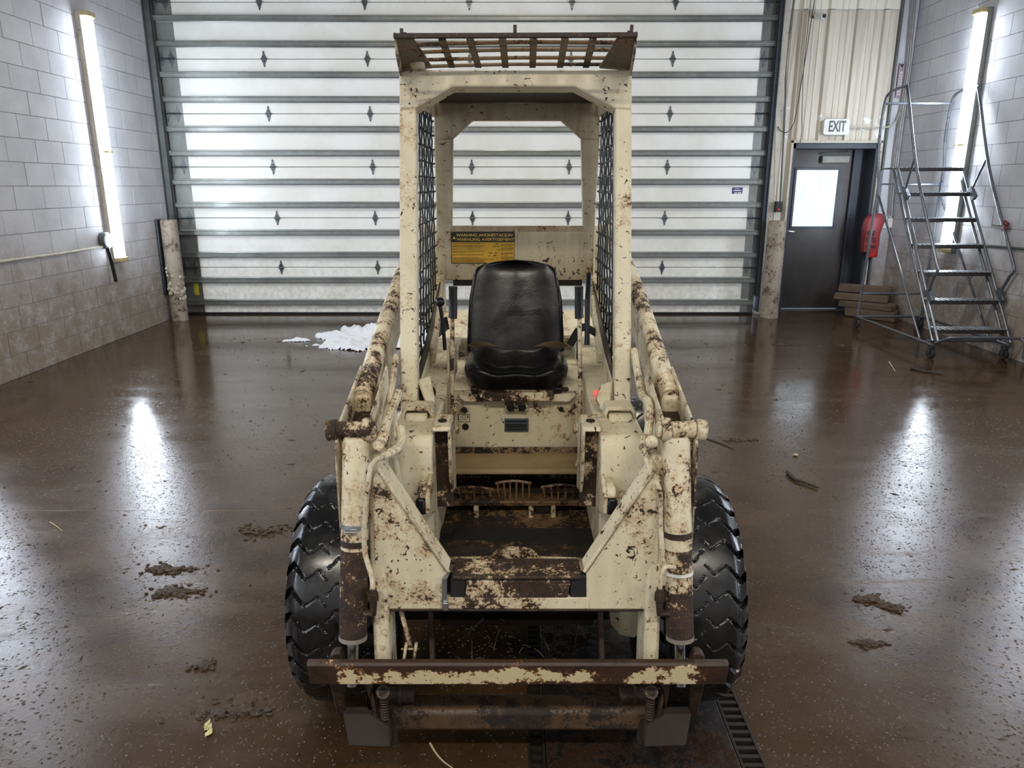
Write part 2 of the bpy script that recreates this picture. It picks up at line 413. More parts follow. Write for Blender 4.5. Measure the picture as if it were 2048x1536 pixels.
# ---------------------------------------------------------------- sectional overhead door
YD = 9.35
gd = thing('door_1', (0, YD, 0), 'white sectional overhead door with dark steel struts, closing the back of the bay', 'garage door'); gd['kind'] = 'structure'
seams = [0.02] + [W(1000, y, YD).z for y in (534.8, 436, 334, 227.5, 118, 4)]; seams.append(DT)
WX0, WX1 = -4.02, 2.88
def strut_mb(z):
    m = MB()
    pf = [(0,.040),(-.006,.040),(-.010,.026),(-.050,.022),(-.058,.027),(-.058,.018),(-.052,.012),(-.052,-.014),(-.058,-.018),(-.058,-.027),(-.048,-.024),(-.010,-.028),(-.006,-.036),(0,-.036)]
    pts = [(-4.24, YD+a, z+b) for a, b in pf]; m.poly(pts, (7.27, 0, 0)); return m
def diamond(cx, z, y=YD, w=.032, h=.095):
    m = MB(); p = [(cx,y,z+h),(cx-w*.45,y,z+h*.55),(cx-w,y,z+.01),(cx-w,y,z-.01),(cx-w*.45,y,z-h*.55),(cx,y,z-h),(cx+w*.45,y,z-h*.55),(cx+w,y,z-.01),(cx+w,y,z+.01),(cx+w*.45,y,z+h*.55)]
    m.poly(p, (0,-.006,0)); return m
part('door_backing', MB().box(-4.25, 3.05, YD+.05, YD+.07, 0, ZC), M['galvdark'], gd)  # added sheet, keeps sky light from leaking through the section seams
for i in range(len(seams)-1):
    z0, z1 = seams[i], seams[i+1]
    sec = part('door_section', MB().box(-4.245, 3.045, YD, YD+.05, z0+.003, z1-.003), M['panel'], gd, .006)
    for x0, x1, mt in ((-4.245, WX0, M['galv']), (WX1, 3.045, M['galv'])):
        part('end_stile', MB().box(x0, x1, YD-.004, YD+.002, z0+.004, z1-.004), mt, sec, 0)
    part('end_channel', MB().box(2.985, 3.045, YD-.016, YD-.002, z0+.004, z1-.004), M['galvdark'], sec, 0)
    fr = (.29, .74) if i else (.27, .76)
    for f in fr:
        part('strut', strut_mb(z1-(z1-z0)*f), M['galv'], sec)
    if i:
        for cx in (-2.99, -1.765, -.55, .645, 1.85):
            m = diamond(cx, z0)
            hb = part('hinge', m, M['hinge'], sec, .002)
            p = MB().cyl((cx-.036, YD-.011, z0), (cx+.036, YD-.011, z0), .010, 10)
            part('hinge_pin', p, M['galvdark'], hb)
            p = MB()
            for dz in (-.075, -.028, .028, .075): p.cyl((cx, YD-.004, z0+dz), (cx, YD-.013, z0+dz), .009, 8)
            part('hinge_screw', p, M['darkmetal'], hb)
        for xs in ((-4.205, -4.085), (2.925, 3.02)):
            hb = part('edge_hinge', MB(), M['galv'], sec) if False else None
            m = MB()
            for cx in xs:
                d = diamond(cx, z0, YD-.004, .034, .10); k = len(m.v); m.v += d.v; m.f += [tuple(q+k for q in f) for f in d.f]
            hb = part('edge_hinge', m, M['hinge'], sec, .002)
            part('roller_shaft', MB().cyl((min(xs)-.05, YD-.03, z0), (max(xs)+.05, YD-.03, z0), .009, 10), M['darkmetal'], hb)
part('bottom_seal', MB().box(-4.25, 3.05, YD-.012, YD+.045, 0, .028), M['seal'], gd, .005)
part('yellow_sticker', MB().box(W(388,570,YD).x, W(397,570,YD).x, YD-.007, YD-.005, W(390,590,YD).z, W(390,566,YD).z), plain('yellow_sticker', (196,186,60), .6), gd)
st = part('blue_sticker', MB().box(W(1464,381,YD).x, W(1485,381,YD).x, YD-.002, YD-.0005, W(1470,387.5,YD).z, W(1470,375,YD).z), plain('blue_sticker', (58,52,120), .5, var=.02), gd, label='small blue and white maker sticker')
for a, b, c_, d in ((1469,1479,377,378),(1467,1483,380,382),(1469,1474,384.5,387),(1476,1483,384.5,387)):
    part('sticker_print', MB().box(W(a,c_,YD).x, W(b,c_,YD).x, YD-.003, YD-.0015, W(a,d,YD).z, W(a,c_,YD).z), M['white'], st)
# tracks
for nm, xa, xb, s in (('trim_3', -4.30, -4.22, 1), ('trim_4', 3.03, 3.085, -1)):
    m = MB(); m.box(xa, xb, YD-.11, YD-.10, .25, ZC); m.box(xa if s < 0 else xb-.008, xa+.008 if s < 0 else xb, YD-.11, YD-.045, .25, ZC)
    m.box(xa, xa+.012, YD-.16, YD+.1, .1, ZC) if s > 0 else m.box(xb-.012, xb, YD-.13, YD+.1, .05, ZC)
    struct(nm, m, M['darkmetal'] if s < 0 else M['galvdark'], .002)

# ---------------------------------------------------------------- exit door
YM = 9.75
dr = thing('door_2', (3.89, YM, 0), 'dark steel exit door with a frosted window, right of the overhead door', 'door'); dr['kind'] = 'structure'
f = MB(); f.box(3.40, 3.455, YB-.01, 9.80, 0, 2.115); f.box(4.325, 4.48, YM-.03, 9.80, 0, 2.115); f.box(4.44, 4.48, YB-.01, YM, 0, 2.115); f.box(3.40, 4.48, YB-.01, 9.8, 2.045, 2.115)
f.box(3.455, 3.485, YM-.045, YM-.005, 0, 2.05); f.box(4.29, 4.325, YM-.045, YM-.005, 0, 2.05)
part('door_frame', f, M['frame'], dr, .004)
f = MB(); f.box(3.375, 3.405, YB-.05, YB-.008, 0, 2.14); f.box(3.375, 4.50, YB-.05, YB-.008, 2.11, 2.14); f.box(4.475, 4.505, YB-.05, YB-.008, 0, 2.14)
part('door_casing', f, M['cream_col'], dr, .003)
sl = MB(); wx0, wx1, wz0, wz1 = 3.585, 4.145, 1.08, 1.81
sl.box(3.46, wx0, YM, YM+.045, .014, 2.05); sl.box(wx1, 4.33, YM, YM+.045, .014, 2.05); sl.box(wx0, wx1, YM, YM+.045, .014, wz0); sl.box(wx0, wx1, YM, YM+.045, wz1, 2.05)
leaf = part('door_leaf', sl, M['doorpaint'], dr, .0)
wf = MB()
for a in ((wx0-.02, wx1+.02, wz0-.02, wz0+.012), (wx0-.02, wx1+.02, wz1-.012, wz1+.02), (wx0-.02, wx0+.012, wz0, wz1), (wx1-.012, wx1+.02, wz0, wz1)): wf.box(a[0], a[1], YM-.012, YM+.03, a[2], a[3])
part('window_bead', wf, M['frame'], leaf, .003)
part('pane', MB().box(wx0, wx1, YM+.015, YM+.022, wz0, wz1), M['pane'], leaf)
lv = MB(); lc = W(1568, 463, YM-.0); lv.cyl((lc.x, YM, lc.z), (lc.x, YM-.02, lc.z), .034, 18); lv.cyl((lc.x, YM-.015, lc.z), (lc.x, YM-.06, lc.z), .014, 12); lv.tube(curve([(lc.x, YM-.055, lc.z), (lc.x+.05, YM-.06, lc.z+.004), (lc.x+.11, YM-.058, lc.z-.004)], 4), .011, 10)
part('lever_handle', lv, plain('satin_chrome', (200,200,205), .25, .9, .03), leaf)
c0, c1 = W(1642, 312, YM), W(1695, 326, YM)
cl = part('door_closer', MB().box(c0.x-.0, c1.x, YM-.06, YM, c1.z, c0.z), plain('closer_cover', (150,148,142), .5, .2), leaf, .006)
cb = MB(); a = W(1640, 307, YM); cb.tube([(a.x, YM-.05, a.z), (W(1680,305,YM).x, YM-.07, W(1680,305,YM).z), (W(1693,303,YM).x, YM-.04, W(1693,303,YM).z)], .009, 8)
part('closer_arm', cb, M['galv'], cl)
part('threshold', MB().box(3.40, 4.48, YM-.12, YM+.08, 0, .006), M['galvdark'], dr)

# ---------------------------------------------------------------- fluorescent wall lights
def wall_light(x, side, y, z0, z1, label):
    t = thing('wall_light', (x, y, z0), label, 'light fixture', 'tube lights upright on the side walls')
    d = side
    xs = lambda a: x + d*a
    hb = MB(); hb.box(*sorted((xs(.004), xs(.06))), y-.085, y+.085, z0, z1)
    part('housing', hb, M['cream_col'] if side > 0 else M['galv'], t, .006)
    zm = z0+(z1-z0)*.46
    for a, b in ((z0+.05, zm-.012), (zm+.012, z1-.05)):
        pf = []
        for i in range(13):
            an = math.pi*i/12; pf.append((xs(.055+.075*math.sin(an)), y+.068*math.cos(an), a))
        part('lens', MB().poly(pf, (0, 0, b-a)), M['tubeglow'], t)
    part('lens_joint', MB().box(*sorted((xs(.05), xs(.125))), y-.06, y+.06, zm-.012, zm+.012), M['endcap'], t, .004)
    for a in (z0, z1-.05):
        part('end_cap', MB().box(*sorted((xs(.05), xs(.13))), y-.075, y+.075, a, a+.05), M['endcap'], t, .01)
wall_light(XL, 1, 7.86, .82, 3.25, 'lit upright tube light on the left block wall')
wall_light(XR, -1, 8.06, .90, 3.32, 'lit upright tube light on the right block wall behind the rolling ladder')

# ---------------------------------------------------------------- bollards
def bollard(cx, cy, r, h, label, seed):
    rnd = random.Random(seed); pr = [(0, r*1.02), (.02, r)] + [(h*k/10, r*(1+rnd.uniform(-.012, .012))) for k in range(1, 10)] + [(h-.02, r), (h, r*.93), (h+.004, r*.0)]
    t = thing('bollard', (cx, cy, 0), label, 'bollard', 'steel bollards guarding the overhead door')
    part('pipe', MB().lathe(pr, (cx, cy, 0), (0,0,1), 28), M['bollard'], t); return t
b1 = bollard(-4.16, 8.93, .095, 1.21, 'scarred beige bollard beside the left block wall, its paint peeling low down', 1)
b2 = bollard(3.19, 9.13, .108, 1.19, 'stained beige bollard between the overhead door and the exit door', 2)
m = MB()
for k in range(46):
    a = random.uniform(-2.4, .2); z = random.uniform(.28, .62); r = .098; s = random.uniform(.008, .022)
    m.ball((-4.16+r*math.cos(a), 8.93+r*math.sin(a), z-.15*(a+1)*.4), s, 6, (1,1,1.3))
part('flaking_paint', m, plain('curled_paint_flakes', (196,186,168), .7, var=.2, sc=60), b1, kind='stuff')
gm = MB(); gm.box(-4.295, -4.266, 8.86, 9.0, .32, 1.22); single('track_guard', gm, M['darkmetal'], (-4.27, 8.93, .32), 'dark steel guard plate fixed behind the left bollard', 'guard plate', bevel=.01)

# ---------------------------------------------------------------- things on the back wall
def pole(x, y, Y): v = W(x, y, Y); return v
es = thing('exit_sign', W(1671, 253, 9.42), 'white exit sign with rounded corners above the exit door', 'sign')
a, b = W(1648, 238, 9.40), W(1696, 270, 9.40)
bx = MB(); rr = .03; pts = []
for (cx, cz, s0) in ((b.x-rr, a.z-rr, 0), (a.x+rr, a.z-rr, 90), (a.x+rr, b.z+rr, 180), (b.x-rr, b.z+rr, 270)):
    for k in range(5): an = math.radians(s0+k*22.5); pts.append((cx+rr*math.cos(an), 9.38, cz+rr*math.sin(an)))
bx.poly(pts, (0, .06, 0)); part('sign_body', bx, M['white'], es, .004)
text('sign_text', 'EXIT', .175, plain('grey_sign_letters', (92,90,86), .6, var=.02), es, ((a.x+b.x)/2+.005, 9.378, (a.z+b.z)/2), (math.pi/2, 0, 0), .001, .205, .004)
sc = thing('security_camera', W(1640, 30, 9.40), 'small white security camera high on the ribbed metal wall', 'camera')
c = W(1640, 30, 9.40)
part('camera_body', MB().cyl((c.x-.03, 9.44, c.z), (c.x+.02, 9.33, c.z-.025), .035, 16), M['white'], sc, .003)
part('lens', MB().cyl((c.x+.018, 9.332, c.z-.024), (c.x+.024, 9.318, c.z-.027), .024, 16), M['blk'], sc)
part('mount', MB().cyl((c.x-.05, 9.46, c.z-.005), (c.x-.02, 9.41, c.z), .02, 12), M['white'], sc)
jb = W(1626, 34, 9.44); single('junction_box', MB().cyl((jb.x, 9.46, jb.z), (jb.x, 9.43, jb.z), .014, 10), M['blk'], (jb.x, 9.45, jb.z), 'tiny round black knob on the wall beside the security camera', 'knob')
def wire(name, pxs, Y, r, mat, label, cat, n=4, group=None):
    pts = [W(x, y, Y) if not isinstance(Y, (list, tuple)) else W(x, y, Y[i]) for i, (x, y) in enumerate(pxs)]
    return single(name, MB().tube(curve(pts, n), r, 8), mat, pts[0], label, cat, group)
wire('conduit', [(1592,-30),(1573,120),(1571,200),(1566,300),(1560,410)], 9.38, .012, M['galvdark'], 'grey conduit running down the wall just right of the overhead door track', 'conduit')
wire('cable', [(1632,-20),(1612,110),(1597,200),(1588,245),(1575,264),(1562,262),(1556,253)], 9.345, .005, M['blk'], 'thin black cable looping down from the ceiling to the overhead door jamb', 'cable')
wire('cable', [(1624,-20),(1608,130),(1604,220),(1604,262),(1600,286)], 9.40, .004, M['blk'], 'thin grey wire hanging straight down left of the exit sign', 'cable')
wire('conduit', [(1697,255),(1740,256),(1775,254),(1790,246),(1800,225)], 9.42, .010, M['cream_col'], 'painted conduit running right from the exit sign to the corner', 'conduit', 5)
wire('conduit', [(1832,-30),(1818,130),(1800,260),(1789,350),(1783,432)], 9.38, .018, M['galv'], 'thick upright conduit in the corner above the white switch boxes', 'conduit', 2)
wire('conduit', [(1553,-30),(1548,430),(1529,620)], 9.37, .016, M['cream_col'], 'white painted pipe running down to the bollard beside the overhead door', 'conduit', 2)
cs = thing('door_control', W(1555, 413, 9.36), 'small black push-button control box above the right bollard', 'control box')
a = W(1549, 403, 9.36); b = W(1561, 424, 9.36); part('box', MB().box(a.x, b.x, 9.30, 9.36, b.z, a.z), M['blk'], cs, .004)
a = W(1557, 419, 9.30); part('button', MB().cyl((a.x, 9.302, a.z), (a.x, 9.288, a.z), .013, 12), plain('red_button', (214,40,46), .4), cs, label='red push button')
a = W(1556, 408, 9.30); part('button', MB().cyl((a.x, 9.302, a.z), (a.x, 9.29, a.z), .010, 12), M['darkmetal'], cs)
# fire extinguisher under its red cover
fx = thing('fire_extinguisher', W(1744, 515, 9.28), 'fire extinguisher under a faded red vinyl cover beside the exit door', 'fire extinguisher')
yc = 9.35
def fx_ring(px0, px1, y, k): a = W(px0, y, yc).x; b = W(px1, y, yc).x; z = W(px0, y, yc).z; return a, b, z, k
rings = [fx_ring(1722,1752,503,.07), fx_ring(1723,1755,490,.08), fx_ring(1725,1757,468,.085), fx_ring(1727,1762,452,.09), fx_ring(1730,1768,440,.08), fx_ring(1737,1768,432,.06), fx_ring(1747,1762,427,.02)]
mb_ = MB(); nn = 20; rnd = random.Random(3)
for (a, b, z, k) in rings:
    for j in range(nn):
        t = 2*math.pi*j/nn; cx = (a+b)/2; hw = (b-a)/2; s = lambda q: math.copysign(abs(q)**.55, q)
        mb_.v.append(Vector((cx+hw*s(math.cos(t))+rnd.uniform(-.004,.004), yc+k*s(math.sin(t))+rnd.uniform(-.006,.006), z)))
for i in range(len(rings)-1):
    for j in range(nn): j2 = (j+1) % nn; mb_.f.append((i*nn+j, i*nn+j2, (i+1)*nn+j2, (i+1)*nn+j))
mb_.f.append(tuple(range(nn-1, -1, -1))); mb_.f.append(tuple((len(rings)-1)*nn+j for j in range(nn)))
cv = part('cover', mb_, M['red'], fx, ang=60)
for s_, y_, wd, sz in (('FIRE', 467, .10, .085), ('EXTG', 480, .125, .085), ('KEEP CLEAR', 493, .135, .045)):
    p = W(1741, y_, yc-.09); text('cover_text', s_, sz, M['ink'], fx, (p.x, yc-.098, p.z), (math.pi/2, math.radians(3), 0), .0005, wd, .0015)
a = W(1744, 503, yc); b = W(1744, 514, yc); part('cylinder', MB().cyl((a.x, yc, b.z), (a.x, yc, a.z+.02), .068, 20), plain('red_enamel', (176,30,34), .3), fx, .008)
for (x0, x1, y0, y1, k, lb) in ((1757, 1773, 434, 457, .07, 'white upright switch box beside the fire extinguisher cover'), (1777, 1784, 436, 456, .05, 'narrow white switch box nearest the right block wall corner')):
    Yq = 9.43; a = W(x0, y0, Yq); b = W(x1, y1, Yq); single('switch_box', MB().box(a.x, b.x, Yq, YB, b.z, a.z), M['white'], ((a.x+b.x)/2, Yq+.04, b.z), lb, 'switch box', 'white switch boxes in the corner', .005)
# narrow vertical notice on the strip of block wall in the corner
nt = thing('wall_notice', W(1800, 180, 9.44), 'narrow vertical notice with an arrow above the fire extinguisher', 'sign')
a = W(1800, 127, 9.455); b = W(1811, 178, 9.455); xc = 4.62
part('notice_board', MB().box(xc-.03, xc+.035, 9.444, 9.452, b.z-.1, a.z), plain('notice_pink_grey', (150,132,138), .6, var=.05), nt)
part('notice_strip', MB().box(xc-.014, xc+.018, 9.441, 9.445, b.z-.08, a.z-.09), plain('notice_pale', (196,186,190), .6, var=.02), nt)
part('notice_arrow', MB().poly([(xc-.022, 9.441, a.z-.01), (xc+.026, 9.441, a.z-.01), (xc+.002, 9.441, a.z-.05)], (0,.004,0)), M['ink'], nt)
for k in range(9): part('notice_mark', MB().box(xc-.004, xc+.006, 9.439, 9.442, a.z-.13-.03*k, a.z-.118-.03*k), M['ink'], nt)

# ---------------------------------------------------------------- things on the side walls
def wirex(name, pxs, X, r, mat, label, cat, n=3):
    pts = [WX(x, y, X) for x, y in pxs]; return single(name, MB().tube(curve(pts, n), r, 8), mat, pts[0], label, cat)
wirex('conduit', [(-260,561),(0,523),(120,507),(205,493),(221,488)], XL+.028, .013, M['cream_col'], 'painted conduit running along the left block wall to the round junction box', 'conduit')
p = WX(213, 481, XL+.05); single('junction_box', MB().cyl((XL+.006, p.y, p.z), (XL+.07, p.y, p.z), .085, 24), M['galvdark'], (XL+.03, p.y, p.z), 'round grey junction box on the left block wall at the conduit end', 'junction box', bevel=.01)
wirex('hose', [(214,495),(222,520),(228,545),(232,563)], XL+.09, .018, M['seal'], 'short black hose hanging from the round junction box on the left wall', 'hose')
wirex('pipe', [(1972,491),(2000,494),(2048,498),(2300,520)], XR-.018, .013, M['galvdark'], 'grey pipe running along the right block wall behind the rolling ladder', 'pipe')
hk = thing('wall_valve', WX(2010, 452, XR-.03), 'small tap with a dark red handle on the right block wall', 'tap')
a, b = WX(1987, 450, XR-.05), WX(2006, 451, XR-.05)
part('spout', MB().cyl(a, b, .012, 10), M['galv'], hk); m = MB()
c = WX(2010, 452, XR-.05)
for k in range(5): an = k*1.257; m.ball((c.x, c.y+.03*math.cos(an), c.z+.035*math.sin(an)), .022, 8)
part('handle', m, plain('dark_red_handle', (120,52,56), .6), hk)
# ---------------------------------------------------------------- rolling ladder
LB = 0
lad = thing('rolling_ladder', (4.33, 7.4, 0), 'grey steel rolling warehouse ladder standing against the right block wall', 'ladder')
LX0, LX1 = 4.005, 4.69
def step_y(k): return 6.87 + .187*(k-1)
TT = M['ladder']
for k in range(1, 8):
    z = .27+.2517*(k-1); y = step_y(k); dep = .15 if k < 7 else .34
    m = MB(); m.box(LX0, LX1, y-.01, y+dep, z-.006, z+.004); m.box(LX0, LX1, y-.014, y-.006, z-.032, z+.006)
    tr = part('tread' if k < 7 else 'platform', m, M['ladderrust'], lad, .002)
    m = MB()
    for i in range(13): x = LX0+.02+i*.052; m.box(x, x+.026, y-.016, y+dep-.01, z+.004, z+.011)
    part('serration', m, M['tread'], tr, kind='stuff')
def tub(name, pts, r=.0135, n=6, parent=lad, mat=None): return part(name, MB().tube(curve(pts, n) if n else [Vector(p) for p in pts], r, 10), mat or TT, parent)
sy = lambda z: step_y(1+(z-.27)/.2517)
for x in (LX0, LX1):
    for dy in (0, .10):
        tub('stringer', [(x, sy(.16)+dy, .16), (x, sy(1.78)+dy, 1.78)], .014, 0)
    s = 1 if x == LX0 else -1
    # handrail loop
    o_ = -.03 if s > 0 else .006
    fr = [(x+o_, 8.36, 1.80), (x+o_, 8.42, 2.10), (x+o_, 8.40, 2.46), (x+o_, 8.30, 2.56), (x+o_, 8.02, 2.58), (x+o_, 7.92, 2.50), (x+o_, 7.55, 1.75), (x+o_, 7.02, .98), (x+o_, 6.93, .84), (x+o_, 6.98, .76), (x, sy(.56), .57)]
    tub('handrail', fr, .0145, 5)
    tub('handrail_post', [(x+o_, 8.36, 1.80), (x, 8.34, 1.5)], .0135, 0)
    tub('rail_brace', [(x+o_, 7.62, 1.88), (x, sy(1.5)+.0, 1.56)], .011, 0)
    part('rail_clamp', MB().bar((x, sy(.50)-.05, .52), (x, sy(.62)-.03, .63), .035, .06), M['ladder'], lad, .004)
    part('rail_clamp', MB().bar((x, sy(1.46)-.05, 1.48), (x, sy(1.58)-.03, 1.58), .035, .06), M['ladder'], lad, .004)
    tub('rear_leg', [(x, 8.36, 1.76), (x-.03*s, 8.42, .13)], .0145, 0)
    tub('diagonal_brace', [(x, 8.34, 1.5), (x, 7.12, .14)], .012, 0)
    tub('base_rail', [(x-.04*s, 8.42, .13), (x-.02*s, 6.82, .13)], .014, 0)
tub('top_rail', [(LX0-.03, 8.40, 2.46), (LX1+.03, 8.40, 2.46)], .0135, 0)
tub('mid_rail', [(LX0, 8.38, 1.62), (LX1, 8.38, 1.62)], .010, 0)
tub('rear_rail', [(LX0-.03, 8.42, .13), (LX1+.03, 8.42, .13)], .013, 0)
tub('rear_rail', [(LX0-.03, 8.42, .40), (LX1+.03, 8.42, .40)], .011, 0)
tub('cross_rail', [(LX0, 7.0, .14), (LX1, 7.0, .14)], .013, 0)
tub('release_bar', [(LX0-.02, 6.80, .16), (LX0+.02, 6.72, .21), (LX0+.10, 6.70, .23), (LX1-.06, 6.68, .23), (LX1+.02, 6.64, .20), (LX1+.03, 6.62, .04)], .014, 6)
for (x, y) in ((LX0-.02, 6.86), (LX0-.03, 8.42), (LX1-.04, 6.80), (LX1, 8.40)):
    w_ = part('caster', MB().lathe([(-.017,.0),(-.017,.044),(-.010,.05),(.010,.05),(.017,.044),(.017,0)], (x, y, .05), (1,.25,0), 20), M['rubber'], lad)
    part('caster_fork', MB().box(x-.026, x-.020, y-.022, y+.022, .04, .125).box(x+.020, x+.026, y-.022, y+.022, .04, .125).box(x-.026, x+.026, y-.022, y+.022, .118, .13), M['darkmetal'], w_, .002)

# ---------------------------------------------------------------- timbers in the corner
rnd = random.Random(5)
tl = [((4.22, 9.25, .06), (4.62, 8.78, .06), .12, .11, 'dark thick timber at the bottom front of the pile beside the exit door'),
      ((4.38, 9.36, .06), (4.70, 8.92, .06), .12, .11, 'dark thick timber at the bottom rear of the pile against the block wall'),
      ((4.16, 9.30, .157), (4.60, 8.84, .157), .14, .07, 'grey plank in the second layer of the timber pile, to the front'),
      ((4.40, 9.36, .157), (4.70, 8.98, .157), .11, .07, 'grey plank in the second layer of the timber pile, to the rear'),
      ((4.10, 9.36, .242), (4.62, 9.02, .242), .13, .08, 'split plank in the third layer of the timber pile'),
      ((4.16, 9.41, .342), (4.66, 9.06, .338), .11, .10, 'weathered square timber on top of the pile beside the exit door')]
for p, q, w_, h_, lb in tl:
    m = MB().bar(p, q, w_, h_, (0,0,1))
    for v in m.v: v += Vector((rnd.uniform(-.01,.01), rnd.uniform(-.01,.01), rnd.uniform(-.004,.004)))
    single('timber', m, M['wood'], p, lb, 'timber', 'old timbers piled in the corner', .006)

# ---------------------------------------------------------------- snow, mud, litter
M['snow'] = NM('packed_snow').out((.70,.72,.76), .75, 0, Subsurface_Weight=.25)
def mound(name, cx, cy, rx, ry, h, mat, label, cat, seed, n=46, rough=1., thr=.34, fscale=1., group=None, kind=None):
    m = MB(); o = Vector((seed*7.1, seed*3.3, 0)); g = {}
    for i in range(n+1):
        for j in range(n+1):
            u = -1+2*i/n; v = -1+2*j/n; r = math.hypot(u, v)
            p = Vector((cx+u*rx*1.1, cy+v*ry*1.1, 0)); q = p*(2.6*fscale)+o
            e = 1-r - .55*rough*(mnoise.noise(q*1.3)) - .25*rough*mnoise.noise(q*3.7)
            z = max(0., e-.18)
            z = h*min(1., z*2.0)**.8*(.55+.75*abs(mnoise.noise(q*2.1))+.5*abs(mnoise.noise(q*5.3)) + .35*abs(mnoise.noise(q*11)))
            if e > .16: g[i, j] = (p.x, p.y, z+.001 if e > .18 else -.004)
    ids = {}
    for k in g: ids[k] = len(m.v); m.v.append(Vector(g[k]))
    for i in range(n):
        for j in range(n):
            c = [(i,j),(i+1,j),(i+1,j+1),(i,j+1)]
            if all(k in ids for k in c): m.f.append(tuple(ids[k] for k in c))
    return single(name, m, mat, (cx, cy, 0), label, cat, group, 0, kind, ang=80)
mound('snow_pile', -1.42, 7.75, .92, .56, .12, M['snow'], 'melting heap of white snow on the floor before the overhead door', 'snow', 1, 90, 1., fscale=.9)
mound('snow_lump', -1.33, 8.85, .22, .10, .05, M['snow'], 'thin scrap of snow nearest the overhead door', 'snow', 2, 24)
mound('snow_lump', -2.32, 7.66, .16, .06, .03, M['snow'], 'thin flat scrap of snow at the left tip of the heap', 'snow', 3, 24)
M['mud'] = (lambda q: (q.bump(q.noise(90, 6, .75), .8, .006), q.out(q.mix(q.noise(40, 5, .7), lin((44,32,22)), lin((84,68,52))), .62))[1])(NM('wet_mud_clod'))
for i, (x, y, rx, ry, h, lb) in enumerate((
    (525, 1062, .22, .11, .035, 'crumbly brown mud clod left of the loader tyre'), (330, 1140, .13, .07, .02, 'small mud smear in the left light streak, further back'),
    (350, 1185, .14, .08, .018, 'small mud smear in the left light streak, nearer'), (478, 1424, .17, .06, .03, 'ragged ridge of mud at the lower left beside the loader'),
    (408, 1333, .08, .035, .02, 'little mud crumb pile left of the loader attachment plate'), (1740, 1200, .16, .06, .022, 'mud streak where the right light streak ends'),
    (1788, 1217, .06, .035, .03, 'dark mud lump at the end of the right light streak'), (1735, 1288, .05, .03, .02, 'small lone mud crumb right of the loader tyre'),
    (1480, 880, .10, .06, .01, 'thin mud crumbs behind the right tyre'), (1565, 690, .12, .09, .015, 'dark tyre-shaped mud print before the exit door'), (1680, 690, .10, .08, .015, 'dark mud print left of the rolling ladder'))):
    p = WZ(x, y); rnd = random.Random(40+i); m = MB()
    for k in range(170):
        a = rnd.uniform(0, 6.283); r = abs(rnd.gauss(0, .42)); wob = 1+.35*math.sin(a*3+i)+.2*math.sin(a*7+2*i)
        qx, qy = p.x+rx*r*wob*math.cos(a)*(1+.5*math.sin(i)), p.y+ry*r*wob*math.sin(a)
        sz = rnd.uniform(.003, .014)*max(.35, 1-r*.6)
        m.ball((qx, qy, sz*.25+h*.4*max(0, .6-r)*rnd.random()), sz, 6, (rnd.uniform(.8,2.2), rnd.uniform(.7,1.4), rnd.uniform(.35,.8)))
    for v in m.v: v += Vector((rnd.uniform(-.002,.002), rnd.uniform(-.002,.002), rnd.uniform(-.001,.001)))
    single('mud_clod', m, M['mud'], (p.x, p.y, 0), lb, 'mud', 'mud clods on the floor', 0, 'stuff', ang=60)
def stick(pts, r, mat, label, cat='stick', group=None, name='stick'):
    q = [WZ(x, y, r) for x, y in pts]; m = len(q)
    return single(name, MB().tube(curve(q, 4), r, 7, True, [r*(1-.5*i/((m-1)*4+1)) for i in range((m-1)*4+1)]), mat, q[0], label, cat, group)
M['stick'] = plain('wet_dark_stick', (42,34,28), .5, var=.15)
M['straw'] = plain('pale_straw', (176,160,124), .7, var=.1)
stick([(1575,944),(1590,958),(1612,966),(1636,975)], .011, M['stick'], 'thick dark broken stick on the wet floor right of the loader')
stick([(1822,736),(1845,742),(1884,747)], .010, M['stick'], 'thin dark twig on the floor in front of the rolling ladder')
stick([(1778,724),(1784,733),(1790,743)], .006, M['straw'], 'pale straw on the floor left of the rolling ladder')
stick([(100,1044),(112,1052),(124,1062)], .003, M['straw'], 'curled pale straw on the floor at the far left')
stick([(860,1486),(872,1506),(886,1522),(905,1536)], .0035, M['straw'], 'bent straw stalk on the floor under the loader attachment plate')
stick([(1398,872),(1440,886),(1468,898)], .004, M['stick'], 'long thin grass stalk on the floor behind the right tyre')
lf = MB(); rnd = random.Random(9)
for k in range(9):
    p = WZ(418+rnd.uniform(-7,7), 1460+rnd.uniform(-14,14), .002); a = rnd.uniform(0, 3); s = rnd.uniform(.004, .009)
    lf.poly([(p.x-s, p.y, .003), (p.x, p.y-s*1.7, .006), (p.x+s, p.y, .004), (p.x+s*.4, p.y+s*2, .008)], (0,0,.0012))
single('paper_scrap', lf, plain('yellowed_paper', (206,196,140), .6, var=.25, sc=200), WZ(418, 1460), 'torn yellowish scrap on the floor at the lower left', 'litter')
a = WZ(1591, 912); single('pebble', MB().ball((a.x, a.y, .008), .014, 10, (1.2,.9,.6)), M['straw'], (a.x, a.y, 0), 'pale pebble on the floor above the thick broken stick', 'pebble')
